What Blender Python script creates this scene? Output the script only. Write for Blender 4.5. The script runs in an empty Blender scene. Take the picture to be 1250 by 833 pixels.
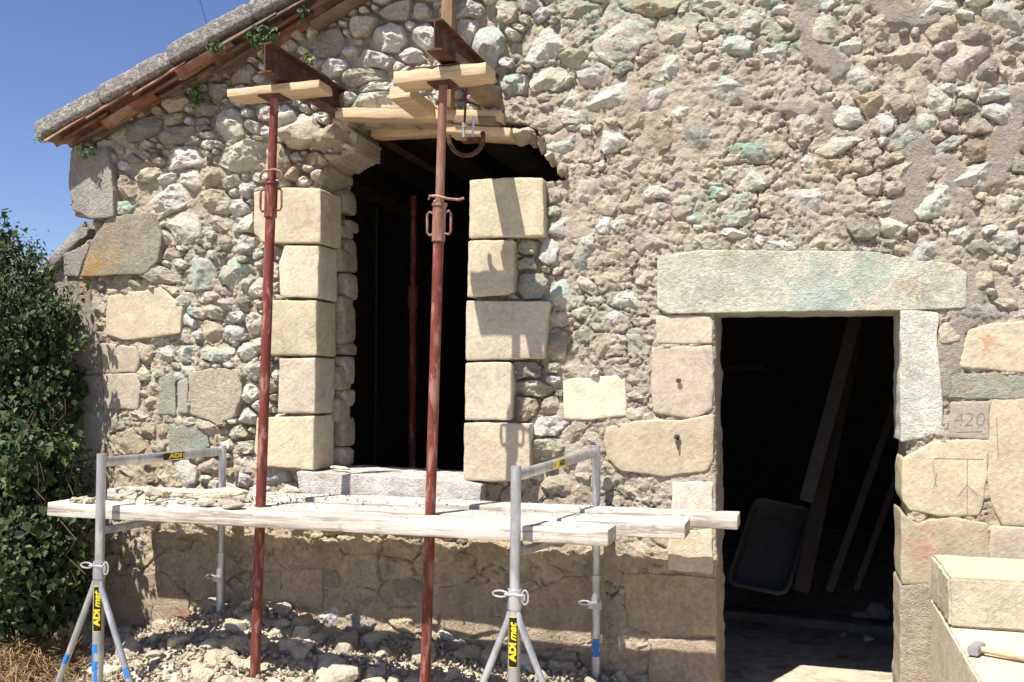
import bpy, bmesh, math, random
import numpy as np
from mathutils import Vector, Matrix
random.seed(7); rng = np.random.RandomState(7)
S = bpy.context.scene
COL = S.collection
R = math.radians

# ------------------------------------------------------------------ camera, sky, sun, exposure
FPX = 1151.0
YAW, PITCH = R(17.349), R(2.761)
CAM = np.array([0.0, -5.17, 1.65])
cd = bpy.data.cameras.new('camera'); cam = bpy.data.objects.new('camera', cd); COL.objects.link(cam)
cam.location = CAM; cam.rotation_euler = (math.pi/2 + PITCH, 0, YAW)
cd.sensor_fit = 'HORIZONTAL'; cd.sensor_width = 36.0; cd.lens = 36.0*FPX/1250.0
cd.clip_start = 0.05; cd.clip_end = 900.0
S.camera = cam
SX, SY, SZ = 0.40, 1.0, -2.0                      # direction sunlight travels
sun_vec = Vector((-SX, -SY, -SZ)).normalized()      # towards the sun
el = math.asin(sun_vec.z); az = math.atan2(sun_vec.x, sun_vec.y)
w = bpy.data.worlds.new('World'); S.world = w; w.use_nodes = True
nt = w.node_tree; nt.nodes.clear()
wo = nt.nodes.new('ShaderNodeOutputWorld'); bg = nt.nodes.new('ShaderNodeBackground'); sk = nt.nodes.new('ShaderNodeTexSky')
sk.sky_type = 'NISHITA'; sk.sun_disc = False; sk.sun_elevation = el; sk.sun_rotation = az
sk.altitude = 100; sk.air_density = 1.0; sk.dust_density = 0.3; sk.ozone_density = 5.0
bg.inputs['Strength'].default_value = 0.072
hs = nt.nodes.new('ShaderNodeHueSaturation'); hs.inputs['Saturation'].default_value = 1.04; hs.inputs['Hue'].default_value = .516
nt.links.new(sk.outputs[0], hs.inputs['Color']); nt.links.new(hs.outputs[0], bg.inputs[0]); nt.links.new(bg.outputs[0], wo.inputs[0])
sl = bpy.data.lights.new('sun', 'SUN'); sl.energy = 5.0; sl.angle = R(0.5); sl.color = (1.0, 0.94, 0.84)
so = bpy.data.objects.new('sun', sl); COL.objects.link(so); so.rotation_euler = sun_vec.to_track_quat('Z', 'Y').to_euler()
so.location = (-8, -12, 20)
S.view_settings.view_transform = 'Standard'; S.view_settings.look = 'None'; S.view_settings.gamma = 1.0
S.view_settings.exposure = 1.0
S.cycles.max_bounces = 6; S.cycles.diffuse_bounces = 4

# ------------------------------------------------------------------ photo pixel -> point on a real plane
_c, _s = math.cos(YAW), math.sin(YAW); _cp, _sp = math.cos(PITCH), math.sin(PITCH)
RV = np.array([_c, _s, 0]); FV = np.array([-_s*_cp, _c*_cp, _sp]); UV = np.cross(RV, FV)
def ray(px, py): return RV*(px-625)/FPX - UV*(py-416.5)/FPX + FV
def at(px, py, Y=0.0):
    v = ray(px, py); return CAM + v*(Y-CAM[1])/v[1]
def atz(px, py, Z):
    v = ray(px, py); return CAM + v*(Z-CAM[2])/v[2]
def topx(u, v, Y=0.0):
    dx = u-CAM[0]; dy = Y-CAM[1]; dz = v-CAM[2]
    z = dx*FV[0]+dy*FV[1]+dz*FV[2]
    return 625+FPX*(dx*RV[0]+dy*RV[1]+dz*RV[2])/z, 416.5-FPX*(dx*UV[0]+dy*UV[1]+dz*UV[2])/z
def XZ(px, py, Y=0.0):
    p = at(px, py, Y); return p[0], p[2]

# ------------------------------------------------------------------ numpy noise
def _h(ix, iy, iz, seed):
    n = (ix.astype(np.int64)*374761393 + iy.astype(np.int64)*668265263 + iz.astype(np.int64)*2147483647 + seed*974634777) & 0xffffffff
    n = ((n ^ (n >> 13))*1274126177) & 0xffffffff
    n = ((n ^ (n >> 15))*2246822519) & 0xffffffff
    return ((n ^ (n >> 16)) & 0xffffff)/16777216.0
def vn(x, y, z, seed=0):
    x = np.asarray(x, float); y = np.asarray(y, float)+0*x; z = np.asarray(z, float)+0*x
    ix, iy, iz = np.floor(x), np.floor(y), np.floor(z)
    fx, fy, fz = x-ix, y-iy, z-iz
    fx, fy, fz = [f*f*(3-2*f) for f in (fx, fy, fz)]
    ix, iy, iz = ix.astype(np.int64), iy.astype(np.int64), iz.astype(np.int64)
    r = 0
    for a in (0, 1):
        for b in (0, 1):
            for c in (0, 1):
                r = r + _h(ix+a, iy+b, iz+c, seed)*(fx if a else 1-fx)*(fy if b else 1-fy)*(fz if c else 1-fz)
    return r*2-1
def fbm(x, y, z=0.0, sc=1.0, oc=4, seed=0, gain=.5, ridge=False):
    x = np.asarray(x, float)*sc; y = np.asarray(y, float)*sc; z = np.asarray(z, float)*sc
    t = 0; a = 1.0; tot = 0
    for i in range(oc):
        n = vn(x, y, z, seed+i*17)
        if ridge: n = 1-2*np.abs(n)
        t = t + a*n; tot += a; a *= gain; x = x*2.03+3.1; y = y*2.03+1.7; z = z*2.03+5.3
    return t/tot
def sstep(a, b, x):
    t = np.clip((x-a)/(b-a), 0, 1); return t*t*(3-2*t)

# ------------------------------------------------------------------ materials
def new_mat(name):
    m = bpy.data.materials.new(name); m.use_nodes = True
    t = m.node_tree; b = t.nodes['Principled BSDF']
    b.inputs['Specular IOR Level'].default_value = 0.2
    return m, t, b
def N(t, kind, **kw):
    n = t.nodes.new(kind)
    for k, v in kw.items():
        if k in n.inputs: n.inputs[k].default_value = v
        else: setattr(n, k, v)
    return n
def ramp(t, src, pts):
    r = t.nodes.new('ShaderNodeValToRGB'); e = r.color_ramp.elements
    while len(e) < len(pts): e.new(0.5)
    for el_, (p, c) in zip(e, pts):
        el_.position = p; el_.color = (c, c, c, 1) if not isinstance(c, tuple) else (*c, 1)
    t.links.new(src, r.inputs[0]); return r.outputs[0]
def mixc(t, fac, a, b, mode='MIX'):
    m = t.nodes.new('ShaderNodeMix'); m.data_type = 'RGBA'; m.blend_type = mode
    for i, v in ((0, fac), (6, a), (7, b)):
        if hasattr(v, 'is_linked') or isinstance(v, bpy.types.NodeSocket): t.links.new(v, m.inputs[i])
        elif isinstance(v, tuple): m.inputs[i].default_value = (*v, 1)
        else: m.inputs[i].default_value = v
    return m.outputs[2]
def coords(t, kind='Object'): return t.nodes.new('ShaderNodeTexCoord').outputs[kind]
def noise(t, vec, scale, detail=4, rough=.6, dist=0.0):
    n = N(t, 'ShaderNodeTexNoise', Scale=scale, Detail=detail, Roughness=rough, Distortion=dist)
    t.links.new(vec, n.inputs['Vector']); return n.outputs['Fac']
def voro(t, vec, scale, feature='F1'):
    n = t.nodes.new('ShaderNodeTexVoronoi'); n.feature = feature; n.inputs['Scale'].default_value = scale
    t.links.new(vec, n.inputs['Vector']); return n.outputs['Distance']
def math_(t, op, a, b=0.0):
    m = t.nodes.new('ShaderNodeMath'); m.operation = op
    for i, v in ((0, a), (1, b)):
        if isinstance(v, bpy.types.NodeSocket): t.links.new(v, m.inputs[i])
        else: m.inputs[i].default_value = v
    return m.outputs[0]
def bump(t, b, h, strength, dist, prev=None):
    n = t.nodes.new('ShaderNodeBump'); n.inputs['Strength'].default_value = strength; n.inputs['Distance'].default_value = dist
    t.links.new(h, n.inputs['Height'])
    if prev: t.links.new(prev, n.inputs['Normal'])
    t.links.new(n.outputs[0], b.inputs['Normal']); return n.outputs[0]

def stone_material(name, base=None, attr=False, stains=(), tool=False, var=.28, rough_b=1.0, world=False, fine=1.0):
    m, t, b = new_mat(name); b.inputs['Roughness'].default_value = .95; b.inputs['Specular IOR Level'].default_value = .08
    vec = t.nodes.new('ShaderNodeNewGeometry').outputs['Position'] if world else coords(t)
    if attr:
        a = t.nodes.new('ShaderNodeAttribute'); a.attribute_name = 'col'; basec = a.outputs['Color']; green = a.outputs['Alpha']
    else:
        rgb = t.nodes.new('ShaderNodeRGB'); rgb.outputs[0].default_value = (*base, 1); basec = rgb.outputs[0]
        oi = t.nodes.new('ShaderNodeObjectInfo')
        rr = ramp(t, oi.outputs['Random'], [(0, .8), (1, 1.12)])
        basec = mixc(t, 1.0, basec, rr, 'MULTIPLY')
    n1 = noise(t, vec, 7, 5, .65); n2 = noise(t, vec, 45, 5, .7); n3 = noise(t, vec, 170, 3, .7)
    c = mixc(t, 1.0, basec, ramp(t, n1, [(.28, 1-var), (.72, 1+var*.45)]), 'MULTIPLY')
    c = mixc(t, 1.0, c, ramp(t, n2, [(.3, 1-var*1.0), (.66, 1+var*.42)]), 'MULTIPLY')
    # warm and grey stains
    c = mixc(t, ramp(t, noise(t, vec, 3.1, 4, .6, .5), [(.55, 0.0), (.72, .4)]), c, (.40, .29, .16))
    c = mixc(t, ramp(t, noise(t, vec, 11.3, 5, .7, .3), [(.60, 0.0), (.72, .4)]), c, (.17, .145, .12))
    c = mixc(t, ramp(t, noise(t, vec, 5.3, 5, .7, .8), [(.56, 0.0), (.70, .38)]), c, (.20, .18, .165))
    if attr:
        g = math_(t, 'MULTIPLY', green, ramp(t, noise(t, vec, 9, 5, .75, .5), [(.44, 0.0), (.66, .85)]))
        c = mixc(t, g, c, (.27, .47, .37))
    for (sx_, sy_, sz_, rad_, scol, samt) in stains:     # mineral or lichen stain soaked into the stone round one spot
        vm = t.nodes.new('ShaderNodeVectorMath'); vm.operation = 'DISTANCE'; t.links.new(vec, vm.inputs[0]); vm.inputs[1].default_value = (sx_, sy_, sz_)
        dn = math_(t, 'ADD', math_(t, 'DIVIDE', vm.outputs['Value'], rad_), math_(t, 'MULTIPLY', math_(t, 'SUBTRACT', noise(t, vec, 24, 6, .8, .6), .5), 4.5))
        c = mixc(t, ramp(t, dn, [(.35, samt*.6), (.75, 0.0)]), c, scol)
    t.links.new(c, b.inputs['Base Color'])
    pit = ramp(t, voro(t, vec, 75), [(.0, 0.0), (.28, 1.0)])
    pm = ramp(t, noise(t, vec, 18, 2, .5), [(.45, 1.0), (.6, 0.0)])
    pits = math_(t, 'MAXIMUM', pit, pm)
    h = math_(t, 'ADD', math_(t, 'MULTIPLY', n2, 1.0), math_(t, 'MULTIPLY', n3, .45))
    h = math_(t, 'ADD', h, math_(t, 'MULTIPLY', noise(t, vec, 95, 4, .7), .55))
    h = math_(t, 'ADD', h, math_(t, 'MULTIPLY', pits, .25))
    if tool:
        vr = t.nodes.new('ShaderNodeVectorRotate'); vr.rotation_type = 'Y_AXIS'; vr.inputs['Angle'].default_value = R(38); t.links.new(vec, vr.inputs['Vector'])
        mp = t.nodes.new('ShaderNodeMapping'); mp.inputs['Scale'].default_value = (1, 1, 5.5)
        t.links.new(vr.outputs[0], mp.inputs[0]); h = math_(t, 'ADD', math_(t, 'MULTIPLY', h, .55), math_(t, 'MULTIPLY', noise(t, mp.outputs[0], 8, 4, .65, .3), .42)); h = math_(t, 'ADD', h, math_(t, 'MULTIPLY', noise(t, vec, 9, 3, .6), .9))
    bump(t, b, h, 1.0*rough_b, .021*fine)
    return m

M = {}
M['limestone'] = stone_material('limestone', attr=True)
M['ashlar'] = stone_material('ashlar_limestone', attr=True, tool=True, var=.20, rough_b=.55, fine=.6)
M['mortar'] = stone_material('lime_mortar', attr=True, var=.22)
M['rubble'] = stone_material('loose_limestone', world=True, base=(.74, .66, .52))
M['cut'] = stone_material('fresh_cut_stone', base=(.58, .515, .385), var=.2, rough_b=.7, fine=.6, tool=True)
M['capping'] = simple_late = None
M['concrete'] = stone_material('dusty_concrete', base=(.40, .37, .33), var=.25)

def simple(name, col, rough=.7, metal=0.0, sc=20, amt=.25, bump_s=.2, col2=None, f2=(.5, .65), stretch=None, spec=.3, bd=.003, sc2=None):
    m, t, b = new_mat(name); b.inputs['Roughness'].default_value = rough; b.inputs['Metallic'].default_value = metal
    b.inputs['Specular IOR Level'].default_value = spec
    vec = coords(t)
    if stretch:
        mp = t.nodes.new('ShaderNodeMapping'); mp.inputs['Scale'].default_value = stretch; t.links.new(vec, mp.inputs[0]); vec = mp.outputs[0]
    n1 = noise(t, vec, sc, 5, .65); n2 = noise(t, vec, sc2 or sc*.35, 5, .7, .4)
    c = mixc(t, 1.0, col, ramp(t, n1, [(.3, 1-amt), (.7, 1+amt*.5)]), 'MULTIPLY')
    if col2: c = mixc(t, ramp(t, n2, [(f2[0], 0.0), (f2[1], 1.0)]), c, col2)
    t.links.new(c, b.inputs['Base Color'])
    bump(t, b, n1, bump_s, bd)
    return m
M['capping'] = simple('weathered_cement', (.24, .23, .21), .95, 0, 60, .6, .9, (.40, .385, .36), (.52, .64), bd=.02, sc2=24)
M['red_paint'] = simple('red_oxide_paint', (.165, .036, .027), .55, 0, 25, .35, .3, (.30, .15, .12), (.50, .60), (1, 1, .22), sc2=26)
M['prop_bare'] = simple('rusty_prop_steel', (.25, .125, .09), .6, .1, 60, .4, .3, (.42, .33, .27), (.5, .7), (1, 1, .2))
M['rust'] = simple('rusted_iron', (.075, .036, .024), .8, .0, 40, .5, .5, (.17, .085, .045), (.5, .7))
M['galv'] = simple('galvanised_steel', (.42, .44, .46), .42, .65, 30, .25, .12, (.58, .60, .61), (.48, .62), (1, 1, .35), spec=.5)
M['alu'] = simple('bright_zinc', (.62, .63, .64), .35, .75, 60, .15, .1)
M['fresh_wood'] = simple('fresh_sawn_wood', (.54, .42, .275), .85, 0, 9, .4, .45, (.36, .25, .15), (.5, .7), (.6, 12, 12), bd=.004)
M['old_wood'] = simple('grey_brown_wood', (.24, .17, .11), .85, 0, 9, .4, .5, (.10, .065, .04), (.5, .7), (.6, 10, 10))
M['post_wood'] = simple('brown_wood_post', (.26, .17, .09), .85, 0, 9, .4, .5, (.16, .10, .055), (.5, .7), (10, 10, .6))
M['plank'] = simple('dusty_scaffold_plank', (.36, .31, .26), .9, 0, 10, .42, .6, (.56, .52, .46), (.44, .56), (.5, 9, 9), bd=.004)
M['shade_dark_wood'] = simple('shade_dark_wood', (.035, .024, .017), .9, 0, 9, .4, .3)  # shade of the loft put into the wood colour
M['tile'] = simple('terracotta_tile', (.20, .085, .05), .9, 0, 16, .4, .5, (.27, .19, .13), (.44, .6), bd=.005)
M['tile_old'] = simple('lichened_terracotta', (.14, .095, .068), .9, 0, 14, .45, .5, (.15, .12, .09), (.48, .62), bd=.005)
M['interior'] = simple('shade_dark_plaster', (.08, .066, .052), .95, 0, 6, .4, .5, (.04, .034, .028), (.5, .7))  # gloom inside the barn put into the plaster colour
M['floor'] = simple('dusty_floor_slab', (.46, .39, .30), .95, 0, 12, .35, .5, (.20, .16, .12), (.52, .66), bd=.01)
M['ground'] = simple('dry_earth', (.40, .335, .25), .95, 0, 14, .35, .6, (.22, .17, .12), (.5, .7), bd=.02)
M['gravel'] = stone_material('limestone_gravel', world=True, base=(.70, .62, .49))
M['straw'] = simple('dry_straw', (.33, .22, .115), .8, 0, 60, .3, 0)
M['twig'] = simple('brown_twig', (.11, .075, .048), .85, 0, 40, .3, .2)
M['leaf'] = None
def leaf_mat(name, c1, c2):
    m, t, b = new_mat(name); b.inputs['Roughness'].default_value = .55; b.inputs['Specular IOR Level'].default_value = .3
    a = t.nodes.new('ShaderNodeAttribute'); a.attribute_name = 'tint'
    c = mixc(t, a.outputs['Fac'], c1, c2)
    n = noise(t, coords(t), 30, 3); c = mixc(t, 1.0, c, ramp(t, n, [(.3, .75), (.7, 1.15)]), 'MULTIPLY')
    t.links.new(c, b.inputs['Base Color'])
    tr = t.nodes.new('ShaderNodeBsdfTranslucent'); t.links.new(c, tr.inputs[0])
    mx = t.nodes.new('ShaderNodeMixShader'); mx.inputs[0].default_value = .22
    o = t.nodes['Material Output']; t.links.new(b.outputs[0], mx.inputs[1]); t.links.new(tr.outputs[0], mx.inputs[2]); t.links.new(mx.outputs[0], o.inputs[0])
    return m
M['leaf'] = leaf_mat('shrub_leaf', (.016, .037, .011), (.085, .12, .035))
M['ivy'] = leaf_mat('ivy_leaf', (.03, .075, .02), (.09, .16, .05))
M['pale_leaf'] = leaf_mat('pale_wild_leaf', (.14, .19, .07), (.36, .38, .18))
M['yellow'] = simple('yellow_print', (.78, .60, .03), .45, 0, 50, .1, 0)
M['black'] = simple('black_print', (.015, .013, .012), .45, 0, 50, .2, 0)
M['blue'] = simple('blue_paint', (.03, .20, .55), .5, 0, 50, .25, .1)
M['navy'] = simple('blue_print', (.04, .11, .30), .5, 0, 50, .1, 0)
M['pencil'] = simple('pencil_mark', (.20, .18, .15), .8, 0, 50, .2, 0)
M['grey_plastic'] = simple('grey_plastic', (.06, .058, .055), .6, 0, 20, .3, .1)
M['handle_wood'] = simple('worn_handle_wood', (.55, .40, .25), .6, 0, 8, .3, .2, stretch=(1, 8, 8))
M['hammer_steel'] = simple('worn_hammer_steel', (.34, .33, .33), .5, .4, 60, .3, .3)
M['dark_board'] = simple('shade_dark_board', (.024, .018, .015), .8, 0, 10, .3, .3)  # board colour darkened to carry the shade behind the doorway
M['pale_level'] = simple('shade_dark_aluminium', (.042, .036, .032), .7, .0, 20, .2, .1)  # pale metal given a near-black colour for the indoor shade

# ------------------------------------------------------------------ object helpers
def tag(o, label=None, cat=None, group=None, kind=None):
    if label: o['label'] = label
    if cat: o['category'] = cat
    if group: o['group'] = group
    if kind: o['kind'] = kind
    return o
def empty(name, loc, label=None, cat=None, group=None):
    o = bpy.data.objects.new(name, None); COL.objects.link(o); o.location = loc; o.empty_display_size = .1
    return tag(o, label, cat, group)
def link(name, me, mat=None, parent=None):
    o = bpy.data.objects.new(name, me); COL.objects.link(o)
    if mat is not None and len(me.materials) == 0: me.materials.append(mat)
    if parent:
        o.parent = parent
        # parts are authored in world space: undo the parent's placement
        o.matrix_parent_inverse = wmat(parent).inverted()
    return o
def wmat(o):
    m = Matrix.LocRotScale(o.location, o.rotation_euler, o.scale)
    if o.parent: return wmat(o.parent) @ o.matrix_parent_inverse @ m
    return m
def mesh_np(name, V, Fc, smooth=True):
    me = bpy.data.meshes.new(name); me.from_pydata([tuple(v) for v in V], [], [tuple(int(i) for i in f) for f in Fc]); me.update()
    if smooth: me.polygons.foreach_set('use_smooth', [True]*len(me.polygons))
    return me
class MB:
    def __init__(s): s.v = []; s.f = []
    def add(s, V, Fc):
        n = len(s.v); s.v += [tuple(p) for p in V]; s.f += [tuple(i+n for i in f) for f in Fc]; return s
    def box(s, c, size, rot=None):
        c = Vector(c); h = Vector(size)*.5
        P = []
        for a in (-1, 1):
            for b in (-1, 1):
                for d in (-1, 1):
                    p = Vector((a*h.x, b*h.y, d*h.z))
                    if rot: p = rot @ p
                    P.append(c+p)
        return s.add(P, [(0, 1, 3, 2), (4, 6, 7, 5), (0, 4, 5, 1), (2, 3, 7, 6), (0, 2, 6, 4), (1, 5, 7, 3)])
    def tube(s, path, r, seg=14, cap=True, closed=False):
        path = [Vector(p) for p in path]; n = len(path); rings = []
        rr = r if isinstance(r, (list, tuple)) else [r]*n
        prev = None
        for i, p in enumerate(path):
            if closed: d = path[(i+1) % n]-path[i-1]
            else: d = path[min(i+1, n-1)]-path[max(i-1, 0)]
            d.normalize()
            if prev is None:
                a = Vector((0, 0, 1)) if abs(d.z) < .9 else Vector((1, 0, 0))
                u = d.cross(a).normalized()
            else: u = (prev - d*prev.dot(d)).normalized()
            prev = u; v = d.cross(u)
            rings.append([p + (u*math.cos(k*2*math.pi/seg)+v*math.sin(k*2*math.pi/seg))*rr[i] for k in range(seg)])
        V = [q for r_ in rings for q in r_]; Fc = []
        for i in range(n if closed else n-1):
            j = (i+1) % n
            for k in range(seg): Fc.append((i*seg+k, i*seg+(k+1) % seg, j*seg+(k+1) % seg, j*seg+k))
        if cap and not closed: Fc.append(tuple(range(seg-1, -1, -1))); Fc.append(tuple((n-1)*seg+k for k in range(seg)))
        return s.add(V, Fc)
    def prism(s, prof, p0, p1, up=(0, 0, 1)):
        p0 = Vector(p0); p1 = Vector(p1); d = (p1-p0).normalized(); up = Vector(up); sd = d.cross(up).normalized(); up = sd.cross(d)
        n = len(prof); V = [p0+sd*a+up*b for a, b in prof]+[p1+sd*a+up*b for a, b in prof]
        Fc = [(i, (i+1) % n, n+(i+1) % n, n+i) for i in range(n)]+[tuple(range(n-1, -1, -1)), tuple(range(n, 2*n))]
        return s.add(V, Fc)
    def build(s, name, mat, parent=None, smooth=False, bevel=0.0):
        me = bpy.data.meshes.new(name); me.from_pydata([tuple(p) for p in s.v], [], s.f); me.update()
        if bevel:
            bm = bmesh.new(); bm.from_mesh(me)
            eds = [e for e in bm.edges if len(e.link_faces) == 2 and e.calc_face_angle(0) > .6]
            bmesh.ops.bevel(bm, geom=eds, offset=bevel, segments=2, affect='EDGES', profile=.6); bm.to_mesh(me); bm.free()
        if smooth:
            me.polygons.foreach_set('use_smooth', [True]*len(me.polygons))
            try: me.set_sharp_from_angle(angle=R(38))
            except Exception: pass
        return link(name, me, mat, parent)
def worn_box(name, p0, p1, wid, thk, mat, parent=None, up=(0, 0, 1), segl=.06, wear=.004, warp=.004, bev=.006, seed=0):
    """board running p0 -> p1 (centre line): rounded edges, chips, slight warp"""
    p0 = Vector(p0); p1 = Vector(p1); L = (p1-p0).length; d = (p1-p0)/L; up = Vector(up).normalized(); sd = d.cross(up).normalized(); up = sd.cross(d)
    n = max(2, int(L/segl)); prof = []
    a, b, c = wid/2, thk/2, bev
    nw = max(1, int(wid/.06))
    top = [(-a+c+(2*a-2*c)*i/nw, b) for i in range(nw+1)]; bot = [(a-c-(2*a-2*c)*i/nw, -b) for i in range(nw+1)]
    prof = top+[(a-c*.3, b-c*.3), (a, b-c), (a, -b+c), (a-c*.3, -b+c*.3)]+bot+[(-a+c*.3, -b+c*.3), (-a, -b+c), (-a, b-c), (-a+c*.3, b-c*.3)]
    m = len(prof); V = []
    ss = [0, c/L*.4, c/L]+[i/n for i in range(1, n)]+[1-c/L, 1-c/L*.4, 1.0]
    for j, s in enumerate(ss):
        k = .94 if j in (0, len(ss)-1) else (.98 if j in (1, len(ss)-2) else 1.0)
        for (x, y) in prof: V.append(p0+d*(L*s)+sd*(x*(1 if k == 1 else 1-(1-k)*.5))+up*y*k)
    A = np.array([tuple(v) for v in V])
    nn = fbm(A[:, 0], A[:, 1], A[:, 2]+seed*9.1, sc=9, oc=3, seed=seed+3)
    n2 = fbm(A[:, 0], A[:, 1]+5, A[:, 2]+seed*3.1, sc=1.3, oc=2, seed=seed+9)
    n3 = fbm(A[:, 0]+9, A[:, 1], A[:, 2], sc=30, oc=2, seed=seed+5)
    pr = np.array(prof*len(ss)); edge = (np.abs(pr[:, 0]) > a-c*1.1)*(np.abs(pr[:, 1]) > b-c*1.1)
    A += np.outer(nn*wear+n2*warp, np.array(up)) + np.outer(n3*wear*.6, np.array(sd))
    cen = np.repeat(np.array([tuple(p0+d*(L*s)) for s in ss]), m, axis=0)
    ch = np.clip(n3-.15, 0, 1)*edge*wear*6
    A += (cen-A)/(np.linalg.norm(cen-A, axis=1, keepdims=True)+1e-9)*ch[:, None]
    Fc = []
    for j in range(len(ss)-1):
        for i in range(m): Fc.append((j*m+i, (j+1)*m+i, (j+1)*m+(i+1) % m, j*m+(i+1) % m))
    Fc.append(tuple(range(m))); Fc.append(tuple((len(ss)-1)*m+i for i in range(m-1, -1, -1)))
    me = mesh_np(name, A, Fc); me.set_sharp_from_angle(angle=R(40))
    return link(name, me, mat, parent)

def set_col(me, rgba, name='col'):
    a = me.color_attributes.new(name, 'FLOAT_COLOR', 'POINT')
    arr = np.asarray(rgba, dtype=np.float32)
    if arr.ndim == 1: arr = np.tile(arr, (len(me.vertices), 1))
    a.data.foreach_set('color', arr.ravel())

# ================================================================== THE SETTING: ground
def ground():
    xs = np.concatenate([[-400, -150, -50, -20, -10], np.linspace(-7, 3, 70), [5, 10, 20, 50, 150, 400]])
    ys = np.concatenate([[-400, -150, -50, -20, -9], np.linspace(-6, -.0, 45), [.4, 2, 10, 50, 150, 400]])
    X, Y = np.meshgrid(xs, ys); Z = -.17+.03*fbm(X, Y, 0, sc=1.7, oc=4, seed=4)*(np.abs(X) < 15)
    n = len(xs); V = np.stack([X.ravel(), Y.ravel(), Z.ravel()], 1)
    Fc = [(j*n+i, j*n+i+1, (j+1)*n+i+1, (j+1)*n+i) for j in range(len(ys)-1) for i in range(n-1)]
    return tag(link('ground', mesh_np('ground', V, Fc), M['ground']), kind='structure')
ground()

# ================================================================== THE BARN: gable wall
barn = empty('stone_barn', (-2.0, 0.2, -.15), 'old stone barn, gable wall of rubble and dressed blocks with a window hole and doorway', 'building')

WHITE, CREAM, TAN, GREY, GREEN, DGREEN = 'wctgGD'
PAL = {'w': (.74, .70, .62), 'c': (.61, .55, .44), 't': (.49, .42, .315), 'g': (.40, .36, .305), 'G': (.68, .66, .58), 'D': (.42, .41, .35), 'p': (.57, .505, .42), 'b': (.60, .49, .35), 'j': (.52, .46, .345), 'm': (.57, .51, .415), 'n': (.52, .46, .37), 'M': (.60, .53, .41)}
GRN = {'m': .12, 'n': .12, 'M': .08, 'j': 0, 'w': .22, 'c': .12, 't': .03, 'g': .12, 'G': 1.0, 'D': .85, 'p': .05, 'b': 0}

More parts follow.
